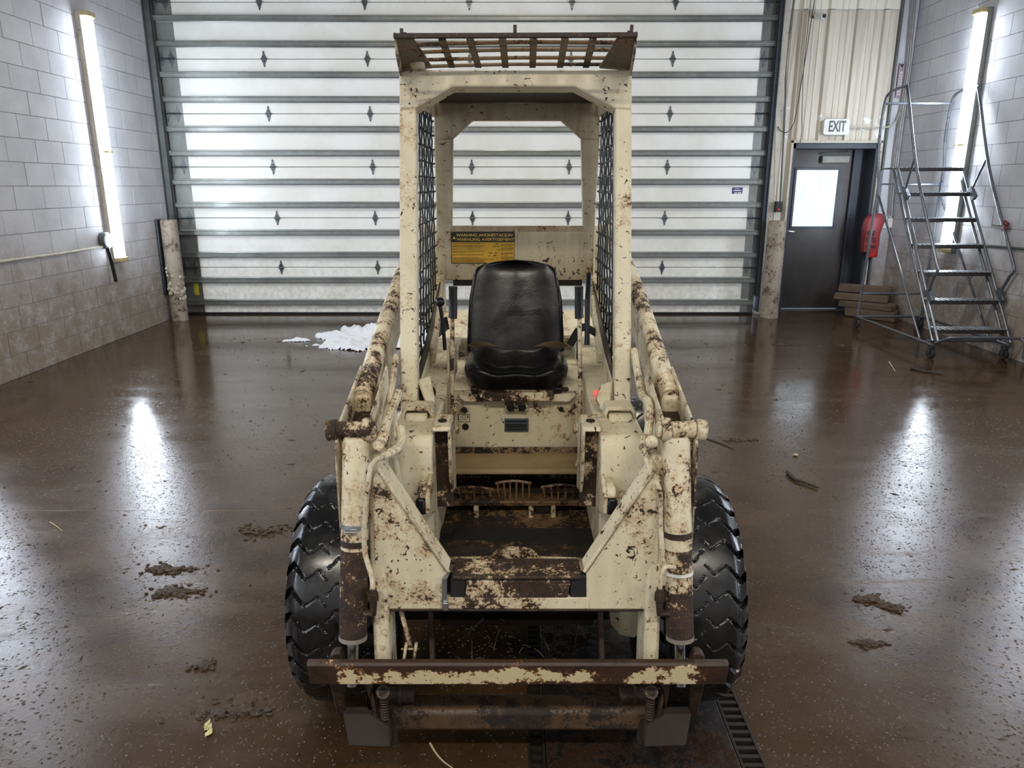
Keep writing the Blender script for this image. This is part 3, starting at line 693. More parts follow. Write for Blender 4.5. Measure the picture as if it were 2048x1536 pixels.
# grit: crumbs and straw bits too many to count
g = MB(); rnd = random.Random(21)
for k in range(2600):
    y = 1.35+rnd.random()**1.3*6.5; x = rnd.uniform(XL+.1, XR-.1)
    if TX0-.05 < x < TX1+.05 and y < TY1: continue
    if rnd.random() < mnoise.noise(Vector((x*.9, y*.9, 3)))*.9+.15: continue
    s = rnd.uniform(.0015, .0045)*(1+.1*y); a = rnd.uniform(0, 3.14); L = rnd.choice((1, 1, 1, 2.2, 5))
    dx, dy = math.cos(a)*s*L, math.sin(a)*s*L; ex, ey = -math.sin(a)*s, math.cos(a)*s
    g.add([(x-dx, y-dy, 0), (x+ex, y+ey, 0), (x+dx, y+dy, 0), (x-ex, y-ey, 0), (x, y, s*1.1)], [(0,1,4),(1,2,4),(2,3,4),(3,0,4)])
single('floor_grit', g, M['mud'], (0, 3, 0), 'scattered crumbs of mud and straw on the wet floor', 'grit', kind='stuff', ang=10)

# ---------------------------------------------------------------- trench drain: rusty cover plate between two slotted gratings
M['plate'] = paint('wet_rust_plate', .55, (46,34,27), (28,19,15), (58,38,26), .5, .25, edges=False)
tc = thing('drain_cover', (.375, 1.5, 0), 'rusty dark steel cover plate over the floor drain under the loader', 'drain cover')
part('plate', MB().box(TX0+.052, TX1-.075, TY0, TY1, -.012, .004), M['plate'], tc, .003)
part('support_beam', MB().box(TX0+.30, TX0+.36, TY0, TY1, -.15, -.012), M['plate'], tc)
M['grate'] = plain('blackened_grate_iron', (48,42,36), .5, .4, .2, 30)
for x0, x1, lb in ((TX0, TX0+.05, 'narrow slotted iron drain grating along the left edge of the rusty plate'), (TX1-.072, TX1, 'narrow slotted iron drain grating along the right edge of the rusty plate')):
    gt = thing('drain_grate', ((x0+x1)/2, 1.5, 0), lb, 'drain grate', 'slotted drain gratings')
    part('side_rail', MB().box(x0, x0+.008, TY0, TY1, -.03, .001), M['grate'], gt); part('side_rail', MB().box(x1-.008, x1, TY0, TY1, -.03, .001), M['grate'], gt)
    me = MB().box(x0+.006, x1-.006, -.007, .007, -.026, -.001).mesh('bar', ((x0+x1)/2, 0, 0)); me.materials.append(M['grate'])
    for k in range(int((TY1-TY0)/.033)):
        o = bpy.data.objects.new('bar', me); COL.objects.link(o); o.parent = gt; o.location = (0, TY0+.015+.033*k-1.5, 0)
# ================================================================ the skid steer loader
L = thing('skid_steer_loader', (0, 2.3, 0), 'old cream white skid steer loader with rust, black seat and open cab, facing the camera', 'loader')
P_ = paint('cream_paint', .10, off=0)                      # tidy panels
PM = paint('cream_paint_worn', .22, off=5)
PR = paint('cream_paint_rusty', .42, off=9, grime=.5)
PH = paint('cream_paint_mostly_rust', .74, off=13, grime=.6, rust=(58,40,29))
PW = paint('wet_rust', .95, off=17, grime=.6, rust=(54,38,28), rough=.35)
DK = plain('oily_dark_steel', (34,28,24), .55, .2, .2, 12)
MUD = paint('muddy_floor_steel', .62, (108,88,62), (38,25,18), (110,76,44), .9, .5, off=23, edges=False)
OCH = plain('mud_filmed_paint', (150,128,92), .5, 0, .12, 9)
BLK = plain('black_steel', (26,25,26), .42, .3, .08)
CHR = plain('chrome_rod', (190,194,200), .15, 1., .04)
ZN = plain('zinc_strap', (176,180,184), .3, .9, .05)
MIR = lambda v: Vector((-v.x, v.y, v.z))
def both(fn):
    for s in (-1, 1): fn(s)
def sx(p, s): return Vector((abs(p[0])*s, p[1], p[2]))

# ---- tyres
def tyre_mesh(R=.355, w=.258):
    NP, prof = 31*26, []
    hw = w/2
    # tread half profile then sidewall
    for i in range(61): prof.append((-hw*.97+2*hw*.97*i/60, None))
    side = [(hw*.985, R-.040), (hw*1.0, R-.070), (hw*1.0, R-.10), (hw*.93, R-.135), (hw*.80, R-.155), (hw*.74, .19)]
    m = MB(); NL = 31
    rows = [(-a, r, False) for a, r in side[::-1]] + [(t, 0, True) for t, _ in prof] + [(a, r, False) for a, r in side]
    def tri(x): x = x % 1.; return 4*abs(x-.5)-1
    for k in range(NP):
        ph = k/NP
        for (t, r, tread) in rows:
            if tread:
                u = t/hw; au = abs(u)
                base = R - .014*au**2 - .026*max(0., au-.68)**1.5*5.5
                zz = .25*tri(au*1.7+.15)*(1 if u > 0 else 1) - .42*au + (.5/1 if u > 0 else 0)
                f = (ph*NL + zz) % 1.
                gw = .045 + .30*max(0., (au-.50)/.50)**.9
                e = .022
                d = min(1., max(0., (gw/2 - abs(f-.5) + e)/(2*e)))
                dep = .005 + .018*max(0., (au-.45)/.55)
                cg = min(1., max(0., (.012-abs(abs(u)-.40+.05*tri(ph*NL*1.0))*1.0)/.012*1.2))*0.
                wear = 0.
                rr = base - dep*d + wear
            else:
                rr = r + (.004 if (r > .26 and (ph*NL+(.5 if t > 0 else 0)-.42) % 1. < .5) else 0)
            an = 2*math.pi*ph; m.v.append(Vector((t, rr*math.cos(an), rr*math.sin(an))))
    n = len(rows)
    for k in range(NP):
        k2 = (k+1) % NP
        for i in range(n-1): m.f.append((k*n+i, k*n+i+1, k2*n+i+1, k2*n+i))
    return m
def m_tyre():
    q = NM('wet_black_tyre'); n = q.noise(7, 6, .65); f = q.noise(60, 5, .7)
    c = q.mix(q.ramp(n, .42, .7), lin((16,16,17)), lin((27,26,25))); c = q.mix(q.math('MULTIPLY', q.ramp(f, .62, .70), .35), c, lin((62,52,40)))
    q.bump(f, .12, .002); return q.out(c, q.ramp(n, .35, .65, .16, .34), 0, Specular_IOR_Level=.6)
TY = m_tyre()
tme = tyre_mesh().mesh('tyre', ang=38); tme.materials.append(TY)
rim_m = MB().lathe([(-.10,.195),(-.105,.205),(-.09,.19),(-.06,.178),(.0,.172),(.03,.168),(.035,.12),(.05,.105),(.05,.055),(.075,.05),(.075,0)], (0,0,0), (1,0,0), 40)
rim = rim_m.mesh('rim'); rim.materials.append(PM)
nut = MB()
for k in range(8): an = k*math.pi/4; nut.cyl((.05,.08*math.cos(an),.08*math.sin(an)), (.064,.08*math.cos(an),.08*math.sin(an)), .011, 6)
nut = nut.mesh('wheel_nuts'); nut.materials.append(DK)
WXC = .524
for s in (-1, 1):
    for Y in (2.118, 3.03):
        t = link('tyre', tme, None, L, 0, Vector((s*WXC, Y, .357))-L.location)
        if s < 0: t.rotation_euler.z = math.pi
        t.rotation_euler.x = .05*s
        r = link('rim', rim, None, t); link('wheel_nuts', nut, None, t)
for Y in (2.118, 3.03): part('axle', MB().cyl((-.46, Y, .352), (.46, Y, .352), .055, 20), DK, L)

# ---- chassis
XI, XO, YF = .235, .362, 1.90
def side_box(s):
    m = MB(); prof = [(YF, .545), (YF, .875), (YF+.035, .925), (2.32, .93), (2.45, .96), (3.62, 1.0), (3.62, .545)]
    m.poly([(s*XI, y, z) for y, z in prof], (s*(XO-XI), 0, 0)); part('chassis_side', m, P_ if s > 0 else PM, L, .008); part('chassis_lower', MB().poly([(s*XI, 1.97, .544), (s*XI, 2.04, .27), (s*XI, 3.60, .27), (s*XI, 3.60, .544)], (s*(XO-XI-.004), 0, 0)), DK, L, .006)
both(side_box)
part('belly_plate', MB().box(-XI, XI, 1.98, 3.6, .29, .31), DK, L)
part('front_belly', MB().poly([(0-XI-.12, 1.94, .56), (-XI-.12, 2.02, .30), (-XI-.12, 2.10, .30), (-XI-.12, 2.10, .56)], (2*XI+.24, 0, 0)), plain('belly_shade_black', (15,12,9), .8, 0, .2, 30), L)  # near-black colour paints in the shade below the cross member
# foot well floor: two plates with a gap, muddy
for x0, x1 in ((-XI, -.008), (.006, XI)):
    m = MB(); nx, ny = 10, 14; rnd = random.Random(int(x1*100)+3)
    for i in range(nx+1):
        for j in range(ny+1): m.v.append(Vector((x0+(x1-x0)*i/nx, 1.885+.30*j/ny, .568-.03*j/ny+rnd.uniform(0, .006))))
    for i in range(nx):
        for j in range(ny): m.f.append((i*(ny+1)+j, (i+1)*(ny+1)+j, (i+1)*(ny+1)+j+1, i*(ny+1)+j+1))
    part('floor_plate', m, MUD, L)
part('floor_riser', MB().poly([(-XI, 2.185, .53), (-XI, 2.30, .56), (-XI, 2.45, .585), (-XI, 2.45, .56), (-XI, 2.185, .50)], (2*XI, 0, 0)), MUD, L)
part('foot_well_back', MB().box(-XI, XI, 2.45, 2.46, .50, .70), paint('footwell_rust', .60, (150,130,96), (38,26,20), (92,60,36), .9, .6, off=31, edges=False), L)
# serrated step bar across the foot well
m = MB(); yb = 2.25
def foot(x, y): return W(x, y, yb)
for x0, x1, hh in ((897, 985, 0), (991, 1062, -12), (1082, 1165, -4)):
    pts = [foot(x0+(x1-x0)*k/8, 979+hh-5*math.sin(math.pi*k/8)) for k in range(9)]
    m.tube(pts, .005, 6)
    n = 5
    for k in range(n+1):
        x = x0+(x1-x0)*(k+.3)/(n+.6); m.bar(foot(x, 976+hh), foot(x+ (4 if k < 2 else 0), 1000), .006, .012)
part('step_bars', m, MUD, L)
part('step_channel', MB().box(foot(888,1000).x, foot(1178,1000).x, yb-.02, yb+.05, foot(1000,1008).z, foot(1000,998).z), MUD, L, .004)
for x in (953, 1062, 1106):
    part('pedal_bracket', MB().box(foot(x-5,1000).x, foot(x+5,1000).x, yb-.03, yb-.015, foot(x,1030).z, foot(x,1006).z), PR, L, .002)
part('floor_opening', MB().box(foot(1070,1000).x, foot(1100,1000).x, yb-.012, yb-.006, foot(0,1028).z, foot(0,1008).z), DK, L)
part('floor_opening', MB().box(-XI+.003, -XI+.04, 2.04, 2.10, .560, .574), DK, L)
# lip at the front of the floor, with a hump
yl = 1.875; pts = [W(862,1120,yl), W(980,1118,yl)] + [W(1030+46*math.cos(math.pi*(1-k/8)), 1116-18*math.sin(math.pi*k/8), yl) for k in range(9)] + [W(1080,1118,yl), W(1200,1122,yl), W(1200,1146,yl), W(862,1146,yl)]
part('front_lip', MB().poly(pts, (0, .02, 0)), PR, L, .003)
part('lip_holes', MB().cyl(W(1010,1134,yl-.002), W(1010,1134,yl)+Vector((0,.004,0)), .0085, 12).cyl(W(1052,1134,yl-.002), W(1052,1134,yl)+Vector((0,.004,0)), .0085, 12), DK, L)
# seat front panel
YP = 2.47; xa, xb = W(893,840,YP).x, W(1170,840,YP).x
zt, zb = W(0,782,YP).z, W(0,900,YP).z
pan = part('seat_panel', MB().box(xa, xb, YP, YP+.012, zb-.01, zt), paint('seat_panel_paint', .27, (196,187,160), (58,36,28), off=2.2, grime=.25), L, .003)
def pp(x, y, d=.0): v = W(x, y, YP); v.y -= d; return v
m = MB()
for x, y, r in ((929,820,6),(931,853,7),(906,811,4),(1122,818,5),(903,852,4)): a = pp(x,y); m.cyl((a.x, YP-.003, a.z), (a.x, YP-.0005, a.z), r*2.56/1460, 14)
part('panel_holes', m, DK, pan)
a = pp(912, 812); part('oval_grommet', MB().lathe([(0,.020),(-.005,.019),(-.005,.013),(0,.012)], (a.x, YP, a.z), (0,1,0), 20), PM, pan); 
sp0 = pp(1010,803); sp1 = pp(1056,821)
br = part('plug_bracket', MB().box(sp0.x, sp1.x, YP-.016, YP, sp1.z, sp0.z), PR, pan, .004)
for x in (1021, 1044): a = pp(x, 811); part('plug', MB().cyl((a.x, YP-.026, a.z), (a.x, YP-.014, a.z), .014, 16), BLK, br, .002)
d0, d1 = pp(1009,836), pp(1057,863)
dp = part('data_plate', MB().box(d0.x, d1.x, YP-.005, YP, d1.z, d0.z), plain('data_plate_grey', (86,94,100), .4, .5, .05), pan, .002)
m = MB()
for y in (840, 847, 851, 856): a, b = pp(1012,y), pp(1053,y+3); m.box(a.x, b.x, YP-.0065, YP-.0045, b.z, a.z)
part('plate_fields', m, plain('plate_black', (30,32,34), .4, var=.02), dp)
e0, e1 = pp(917,828), pp(940,844); dc = part('instruction_decal', MB().box(e0.x, e1.x, YP-.0012, YP, e1.z, e0.z), plain('decal_line', (52,46,40), .6, var=.02), pan)
m = MB(); a, b = pp(918,829), pp(939,843); m.box(a.x, b.x, YP-.0020, YP-.001, b.z, a.z); part('decal_field', m, plain('decal_cream', (190,182,158), .6, var=.03), dc)
m = MB()
for (x0,x1,y0,y1) in ((925,932,829.5,830.3),(925,925.8,829.5,836),(931.4,932.2,829.5,836),(925,932,835.3,836),(934.5,937,830,836),(920,924,833,833.7),(920,935,838.5,839.1)): a, b = pp(x0,y0), pp(x1,y1); m.box(a.x, b.x, YP-.003, YP-.0018, b.z, a.z)
part('decal_print', m, M['ink'], dc)
a, b = pp(1165, 0), None
m = MB().box(W(868,905,2.47).x+.02, xa, 2.10, YP+.012, .62, zt+.0); part('inner_side_plate', m, PM, L, .003)
m = MB().box(xb, W(1198,905,2.47).x-.02, 2.10, YP+.012, .62, zt+.0); part('inner_side_plate', m, PM, L, .003)
# ledge under the panel
zz = zb-.005; part('seat_ledge', MB().poly([(W(885,935,2.30).x, 2.47, zz), (W(885,935,2.30).x, 2.31, zz-.004), (W(885,935,2.30).x, 2.30, zz-.012), (W(885,935,2.30).x, 2.30, zz-.020), (W(885,935,2.30).x, 2.47, zz-.012)], (W(1172,935,2.30).x-W(885,935,2.30).x, 0, 0)), OCH, L, .002)
part('ledge_bracket', MB().poly([W(1160,900,2.32), W(1171,900,2.32), W(1171,933,2.30), W(1150,933,2.30)], (0,.01,0)), P_, L, .002)
# seat deck and bracket
part('seat_deck', MB().poly([(xa, YP, zt), (xa, YP+.02, zt+.012), (xa, 3.0, zt+.03), (xa, 3.0, zt+.015), (xa, YP+.02, zt-.004)], (xb-xa, 0, 0)), PM, L, .002)
Yb = 2.43; bpts = [W(957,770,Yb), W(1108,770,Yb), W(1108,797,Yb), W(1100,803,Yb), W(972,803,Yb), W(957,795,Yb)]
part('seat_bracket', MB().poly(bpts, (0,.05,0)), paint('seat_bracket_paint', .45, (222,212,184), (52,30,24), off=6), L, .004)
part('side_flap', MB().poly([W(917,788,2.45), W(957,788,2.45), W(968,804,2.45), W(930,804,2.45), W(919,797,2.45)], (0,.012,0)), PM, L, .002)
part('side_flap', MB().poly([W(1108,788,2.45), W(1152,788,2.45), W(1150,794,2.45), W(1138,804,2.45), W(1100,804,2.45)], (0,.012,0)), PM, L, .002)
part('hydraulic_tank', MB().box(-.16, .20, 2.85, 3.0, .80, .93), PM, L, .02)
part('engine_deck', MB().box(-.33, .33, 3.05, 3.66, .80, .98), PM, L, .02)
part('rear_grille', MB().box(-.30, .30, 3.66, 3.70, .40, .97), DK, L, .01)

# ---- seat
def m_vinyl():
    q = NM('cracked_black_vinyl'); n = q.noise(14, 6, .65); f = q.noise(150, 3, .6); w = q.noise(5, 4, .6)
    q.bump(q.math('ADD', n, q.math('MULTIPLY', f, .12)), .22, .004)
    return q.out(q.mix(q.ramp(n, .4, .7), lin((11,11,12)), lin((20,20,21))), q.ramp(w, .35, .6, .16, .30), 0, Specular_IOR_Level=.35)
VN = m_vinyl()
def sgrid(fn, nu=28, nv=28):
    m = MB()
    for i in range(nu+1):
        for j in range(nv+1): m.v.append(fn(i/nu, j/nv))
    for i in range(nu):
        for j in range(nv): m.f.append((i*(nv+1)+j, (i+1)*(nv+1)+j, (i+1)*(nv+1)+j+1, i*(nv+1)+j+1))
    return m
def pillow(outline, depth, dish, thick, n=40, rings=14):
    # outline(t)->(a,b) closed curve; returns list of (a,b,c): c bulges front; back closes it
    m = MB()
    return m
bx0 = W(1031, 600, 2.8).x
def back_outline(z):     # half width at height z (0..1 from base to top)
    return .178 + .016*(1-z) - .022*max(0, z-.55)/.45 if z < .86 else (.178-.022*(z-.55)/.45)*math.sqrt(max(0., 1-((z-.86)/.14)**2.4))*1.0
BZ0, BZ1 = .985, 1.325
def back_pt(u, v, front=True):
    z = v; hw = back_outline(z)
    x = (u*2-1); ax = abs(x)
    rim_ = 1-ax**4; top = 1-max(0., (z-.80)/.2)**3
    lump = .050*rim_**.5*max(0., top)**.5
    dish = -.035*(1-(x*.95)**2)*math.sin(math.pi*min(1, z*1.05))**.8 + .030*ax**2.5*math.sin(math.pi*min(1, z))
    wrap = .05*ax**2.2
    y = 2.80 + .10*z - lump - dish*-.0 + (-dish if False else 0)
    y = 2.80 + .12*z - lump - wrap*.9 + .018*(1-ax**2)
    # pull in seams at bottom corners
    return Vector((bx0 + x*hw, y, BZ0 + (BZ1-BZ0)*z))
mf = sgrid(lambda u, v: back_pt(u, v)); 
mb2 = sgrid(lambda u, v: Vector((bx0+(u*2-1)*back_outline(v)*1.0, 2.80+.12*v+.035*(1-abs(u*2-1)**4)*(1-max(0,(v-.8)/.2)**3) - .05*abs(u*2-1)**2.2*.9, BZ0+(BZ1-BZ0)*v)))
k = len(mf.v); mf.v += mb2.v; mf.f += [tuple(q+k for q in f)[::-1] for f in mb2.f]
seat = part('seat', MB().box(bx0-.155, bx0+.165, 2.44, 2.80, .905, .925), BLK, L, .006)
bk = part('backrest', mf, VN, seat, weld=True, ang=180); bk.modifiers.new('s', 'SUBSURF').levels = 1
bk.modifiers['s'].render_levels = 1
# cushion: superellipse slab with raised front bolsters
CX0, CX1, CY0, CY1 = W(922,730,2.42).x, W(1143,730,2.42).x, 2.40, 2.80
def cush(u, v):
    th = 2*math.pi*u; r = None
    c, s_ = math.cos(th), math.sin(th)
    e = .5; ex = math.copysign(abs(c)**e, c); ey = math.copysign(abs(s_)**e, s_)
    cx, cy = (CX0+CX1)/2, (CY0+CY1)/2; hx, hy = (CX1-CX0)/2, (CY1-CY0)/2
    # v: 0 bottom centre ring .. 1 top centre
    if v < .5:
        a = v/.5; rr = min(1, .93+.07*math.sin(a*math.pi/2)); z = .925 + .055*a
    else:
        a = (v-.5)/.5; rr = math.cos(a*math.pi/2)**.55 if a < 1 else 0
        px = ex*rr; py = ey*rr
        z = .980 + .030*math.sin(a*math.pi/2)**.7*(.65+.7*abs(px)**1.5) - .014*(1-abs(px))*(1 if py > -.6 else .6) + .006*math.cos(px*9)
    return Vector((cx+ex*rr*hx*(1-.05*(ey+1)/2), cy+ey*rr*hy, z))
cu = sgrid(cush, 56, 24); cu.f.append(tuple(range(0, 57*25, 25))[:-1])
part('cushion', cu, VN, seat, weld=True, ang=60)
FO = plain('torn_seat_foam', (78,58,30), .85, var=.25, sc=50, bump=.6)
def torn(s):
    x0 = bx0+s*.175
    g_ = (lambda a, b: a if s < 0 else b)
    pts = [W(g_(934,1137),690,2.60), W(g_(950,1116),681,2.66), W(g_(975,1090),684,2.70), W(g_(1000,1062),695,2.70), W(g_(975,1088),692,2.66), W(g_(948,1120),697,2.58)]
    m = MB().poly([(p.x, p.y, p.z) for p in pts], (0, .012, -.006)); part('torn_foam', m, FO, seat, .004, label='torn yellow brown seat foam')
both(torn)
# embossed word and outline on the backrest
text('embossed_word', 'bobcat', .042, plain('vinyl_emboss', (44,44,46), .5, var=.02), L, (W(1040,600,2.8).x, 2.7545, W(1040,603,2.77).z), (math.radians(74), 0, 0), .0008, .105, -.0)
zs = part('seat_slider', MB().box(W(955,768,2.44).x, W(1105,768,2.44).x, 2.44, 2.74, .885, .906), DK, seat, .003)
part('slider_side', MB().box(W(1108,770,2.46).x, W(1138,770,2.46).x, 2.46, 2.60, W(0,778,2.46).z, .906), BLK, seat, .004)
part('adjuster_knob', MB().cyl(W(997,761,2.43), W(997,761,2.45), .009, 10), PR, seat)

# ---- cab (leaning front frame)
KL = .2927
def WL(x, y, d=0.):                       # point on the leaning front plane
    u, a, b = ray(x, y); zc = (2.15+d+KL*(H-.93))/(a-KL*b); return Vector((u*zc, a*zc, H+b*zc))
NRM = Vector((0, math.cos(math.atan(KL)), -math.sin(math.atan(KL))))*.055
cab = part('cab_header', MB().poly([WL(*p) for p in ((798,139),(1264,139),(1264,218),(1231,216),(1150,172),(906,172),(832,216),(799,218))], NRM), P_, L, .005)
part('front_post', MB().poly([WL(*p) for p in ((799,218),(832,216),(833,470),(835,822),(801,822),(799,500))], NRM), PM, L, .005)
part('front_post', MB().poly([WL(*p) for p in ((1231,216),(1264,218),(1263,500),(1262,812),(1229,812),(1231,470))], NRM), P_, L, .005)
TL, TR = WL(799,139), WL(1264,139)
YR = 3.10
def R_(x, y): return W(x, y, YR)
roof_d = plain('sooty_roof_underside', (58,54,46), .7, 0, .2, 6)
zr = R_(1000, 208).z
rf = MB(); a, b = WL(832,150), WL(1231,150); rz0 = WL(1000,165).z
rf.poly([(a.x, 2.46, rz0-.005), (a.x, 2.46, rz0+.02), (a.x, YR+.06, zr+.035), (a.x, YR+.06, zr+.01)], (b.x-a.x, 0, 0)); part('roof', rf, roof_d, L, .003)
for s, (q0) in ((-1, a), (1, b)):
    m = MB(); xo = .345*s
    m.poly([(xo, 2.44, rz0+.02), (xo, YR+.06, zr+.035), (xo, YR+.06, zr-.045), (xo, 2.44, rz0-.06)], (-.02*s, 0, 0)); part('roof_side_rail', m, PM, L, .004)
RP = paint('cab_rear_paint', .14, (176,164,136), off=4, grime=.6)
part('rear_header', MB().poly([R_(*p) for p in ((868,205),(1200,205),(1200,280),(1162,277),(1122,241),(945,241),(906,277),(868,280))], (0,.04,0)), RP, L, .004)
part('rear_post', MB().poly([R_(*p) for p in ((868,280),(906,277),(904,455),(906,560),(874,560),(872,400))], (0,.04,0)), RP, L, .004)
part('rear_post', MB().poly([R_(*p) for p in ((1162,277),(1200,280),(1192,400),(1186,560),(1166,560),(1166,455))], (0,.04,0)), RP, L, .004)
rp = part('rear_panel', MB().poly([R_(*p)+Vector((0,-.005,0)) for p in ((892,463),(1184,463),(1184,560),(892,560))], (0,.012,0)), RP, L, .003)
part('panel_top_flange', MB().poly([R_(*p) for p in ((900,452),(1168,452),(1168,464),(900,464))], (0,.05,0)), paint('flange_paint', .14, (160,146,120), off=8, grime=.7), L, .003)
part('panel_seam', MB().box(R_(1029,0).x, R_(1035,0).x, YR-.0085, YR-.004, R_(0,562).z, R_(0,455).z), RP, rp)
part('dark_beam', MB().box(R_(893,0).x, R_(1178,0).x, YR+.005, YR+.05, R_(0,572).z, R_(0,560).z), DK, L, .003)
a = R_(990, 466); part('filler_cap', MB().lathe([(0,.045),(.02,.04),(.035,.02),(.038,0)], (a.x, YR+.05, a.z-.03), (0,0,1), 20), P_, L)
# warning sign
YW = YR-.0065; q0, q1 = W(901.5,463.5,YW), W(1030,527,YW)
ws = part('warning_decal', MB().box(q0.x, q1.x, YW-.001, YW+.001, q1.z, q0.z), plain('decal_black', (24,23,22), .45, var=.02), L, label='yellow and black warning decal')
a, b = W(903.5,484.5,YW), W(1028.5,525.5,YW); part('decal_field', MB().box(a.x, b.x, YW-.0022, YW-.001, b.z, a.z), plain('decal_yellow', (190,146,40), .5, var=.06), ws)
YEL = plain('decal_yellow_letters', (206,172,84), .5, var=.02)
for s_, x0, x1, y in (('WARNING AMONESTACION', 913, 1025, 470.5), ('WARNUNG AVERTISSEMENT', 913, 1028.5, 479)):
    p = W((x0+x1)/2, y, YW); text('decal_text', s_, .0165, YEL, ws, (p.x, YW-.002, p.z), (math.pi/2, 0, 0), .0004, W(x1,y,YW).x-W(x0,y,YW).x, .00015)
part('warning_triangle', MB().poly([(W(905,478,YW).x, YW-.0015, W(0,478,YW).z), (W(911.5,478,YW).x, YW-.0015, W(0,478,YW).z), (W(908.2,472,YW).x, YW-.0015, W(0,472,YW).z)], (0,-.0008,0)), YEL, ws)
m = MB(); rnd = random.Random(2)
def fine(x0, x1, y):
    x = x0
    while x < x1:
        w = min(rnd.uniform(2, 6), x1-x); a, b = W(x, y, YW), W(x+w, y+1.0, YW); m.box(a.x, b.x, YW-.003, YW-.0020, b.z, a.z); x += w+.8
for y, x1 in ((486.5,962),(491,969),(493.3,963),(497.5,962),(502,969),(504.2,932),(508.7,968),(515.3,959),(518,988),(520.5,969),(523,972)): fine(905, x1, y)
for y, x1 in ((488.6,1027),(491,1023),(495.3,1027),(497.5,1026),(500,1024),(504.5,1027),(506.8,1027),(509,1016),(513.3,1027),(515.6,1026),(517.8,1018)): fine(1002, x1, y)
for k in range(22):
    x, y = rnd.uniform(976, 999), rnd.choice((487,492,493,499,504,505,510,511)); a, b = W(x, y, YW), W(x+rnd.uniform(1,3.5), y+rnd.uniform(.6,2.2), YW); m.box(a.x, b.x, YW-.003, YW-.002, b.z, a.z)
part('decal_small_print', m, plain('decal_print_brown', (70,52,16), .6, var=.02), ws, kind='stuff')

# roof guard ahead of the cab: side plates, front bar, six flat bars, four rods
def V_(x, y): v = 0; u, a, b = ray(x, y); return u, a, b
FZ, FY = 1.998, 2.21
fl_, fr_ = W(787, 72, FY), W(1275, 70, FY)
bl_, br_ = WL(799,139), WL(1264,139)
part('guard_front_bar', MB().bar((fl_.x, FY, fl_.z), (fr_.x, FY, fr_.z), .014, .013, (0,0,1)), PW, L, .002)
GR0 = paint('dark_gusset_paint', .3, (96,86,70), (46,34,28), off=15, grime=.8)  # darker base colour for the gussets than for the side plates
for s, f_, b_ in ((-1, fl_, bl_), (1, fr_, br_)):
    m = MB().poly([f_+Vector((0,0,.01)), b_+Vector((0,.06,.03)), b_+Vector((0,.0,-.02)), f_+Vector((0,.02,-.045))], (-.006*s, 0, 0))
    gp = part('guard_side_plate', m, PR, L, .002)
    part('guard_gusset', MB().poly([f_+Vector((-.006*s,.005,-.002)), f_+Vector((-.055*s,.005,-.002)), b_+Vector((-.10*s,.02,.012)), b_+Vector((-.006*s,.02,.004))], (0,0,-.006)), GR0, L, .001)
gb = 2.60
GR = paint('shaded_guard_paint', .35, (120,106,84), (46,34,28), off=14, grime=.8)  # darker paint carries the shade on the underside of the guard
for xt, xb_ in ((884,904),(940,957),(1005,1011),(1067,1065),(1130,1120),(1186,1172)):
    a = W(xt, 78, FY); b = W(xb_, 134, gb)
    part('guard_flat_bar', MB().bar(a, b, .021, .006, (0,0,1)), GR, L, .001)
for y, Y in ((88,2.27),(103,2.37),(119,2.48),(132,2.58)):
    p0, p1 = W(818 if y < 100 else 838, y+1, Y), W(1244-(y-88)*.5, y-3, Y); mid = (p0+p1)/2+Vector((0,0,.004))
    part('guard_rod', MB().tube(curve([p0, mid, p1], 6), .0058, 8), GR, L)
a, b = WL(822,139), WL(852,102); part('lamp_bracket', MB().box(a.x, b.x, a.y-.05, a.y+.05, a.z, b.z), P_, L, .012)
for x, y0, y1, r in ((803,57,72,.005),(1030,50,68,.005),(1262,50,70,.005),(1257,62,72,.006),(809,65,72,.006)):
    p, q = W(x, y1, FY), W(x+(2 if x > 1200 else 0), y0, FY); part('guard_stud', MB().cyl(p, q, r, 8), PW, L)

# woven wire side screens
MW = plain('dark_crimped_wire', (30,30,31), .45, .4, .1)
def screen(s):
    m = MB(); x = .332
    y0f = lambda z: 2.15+KL*(z-.93)+.05       # front edge follows the leaning post
    y1 = YR-.03; nv = 10
    def lowz(y): t = (y-2.2)/(YR-2.2); return .955+.24*max(0, t)
    top = rz0-.03
    for k in range(1, nv):
        t = k/nv; pts = []
        zb_ = lowz(2.2+t*.9)
        n = 44
        for i in range(n+1):
            z = zb_+(top-zb_)*i/n; y = y0f(z)+(y1-y0f(z))*t
            pts.append((s*(x+.0012*math.sin(i*math.pi/2+k*math.pi)), y+.002*math.sin(i*.7+k*2.3), z))
        m.tube(pts, .0036, 5, False)
    z = .99
    while z < top:
        pts = []
        for i in range(27):
            t = i/26; y = y0f(z)+(y1-y0f(z))*t; zz_ = z+(zr-.02-rz0)*0*t
            pts.append((s*(x-.004*math.sin(i*math.pi/2)), y, z+.002*math.sin(i*2.3)))
        pts = [p for p in pts if p[2] > lowz(p[1])-.01]
        if len(pts) > 2: m.tube(pts, .0036, 5, False)
        z += .0535
    part('side_screen', m, MW, L, kind='stuff')
    # lower cab side frame: black strip then cream tube behind it
    part('screen_strip', MB().bar((s*.318, 2.20, .965), (s*.318, YR, 1.195), .005, .065, (0,0,1)), BLK, L, .001)
    part('cab_side_frame', MB().bar((s*.325, 2.30, .93), (s*.330, YR-.25, 1.02), .03, .10, (0,0,1)), PM, L, .006)
    part('cab_side_frame', MB().bar((s*.322, YR+.02, 1.22), (s*.315, 2.62, .99), .035, .05, (0,0,1)), PM, L, .006)
both(screen)
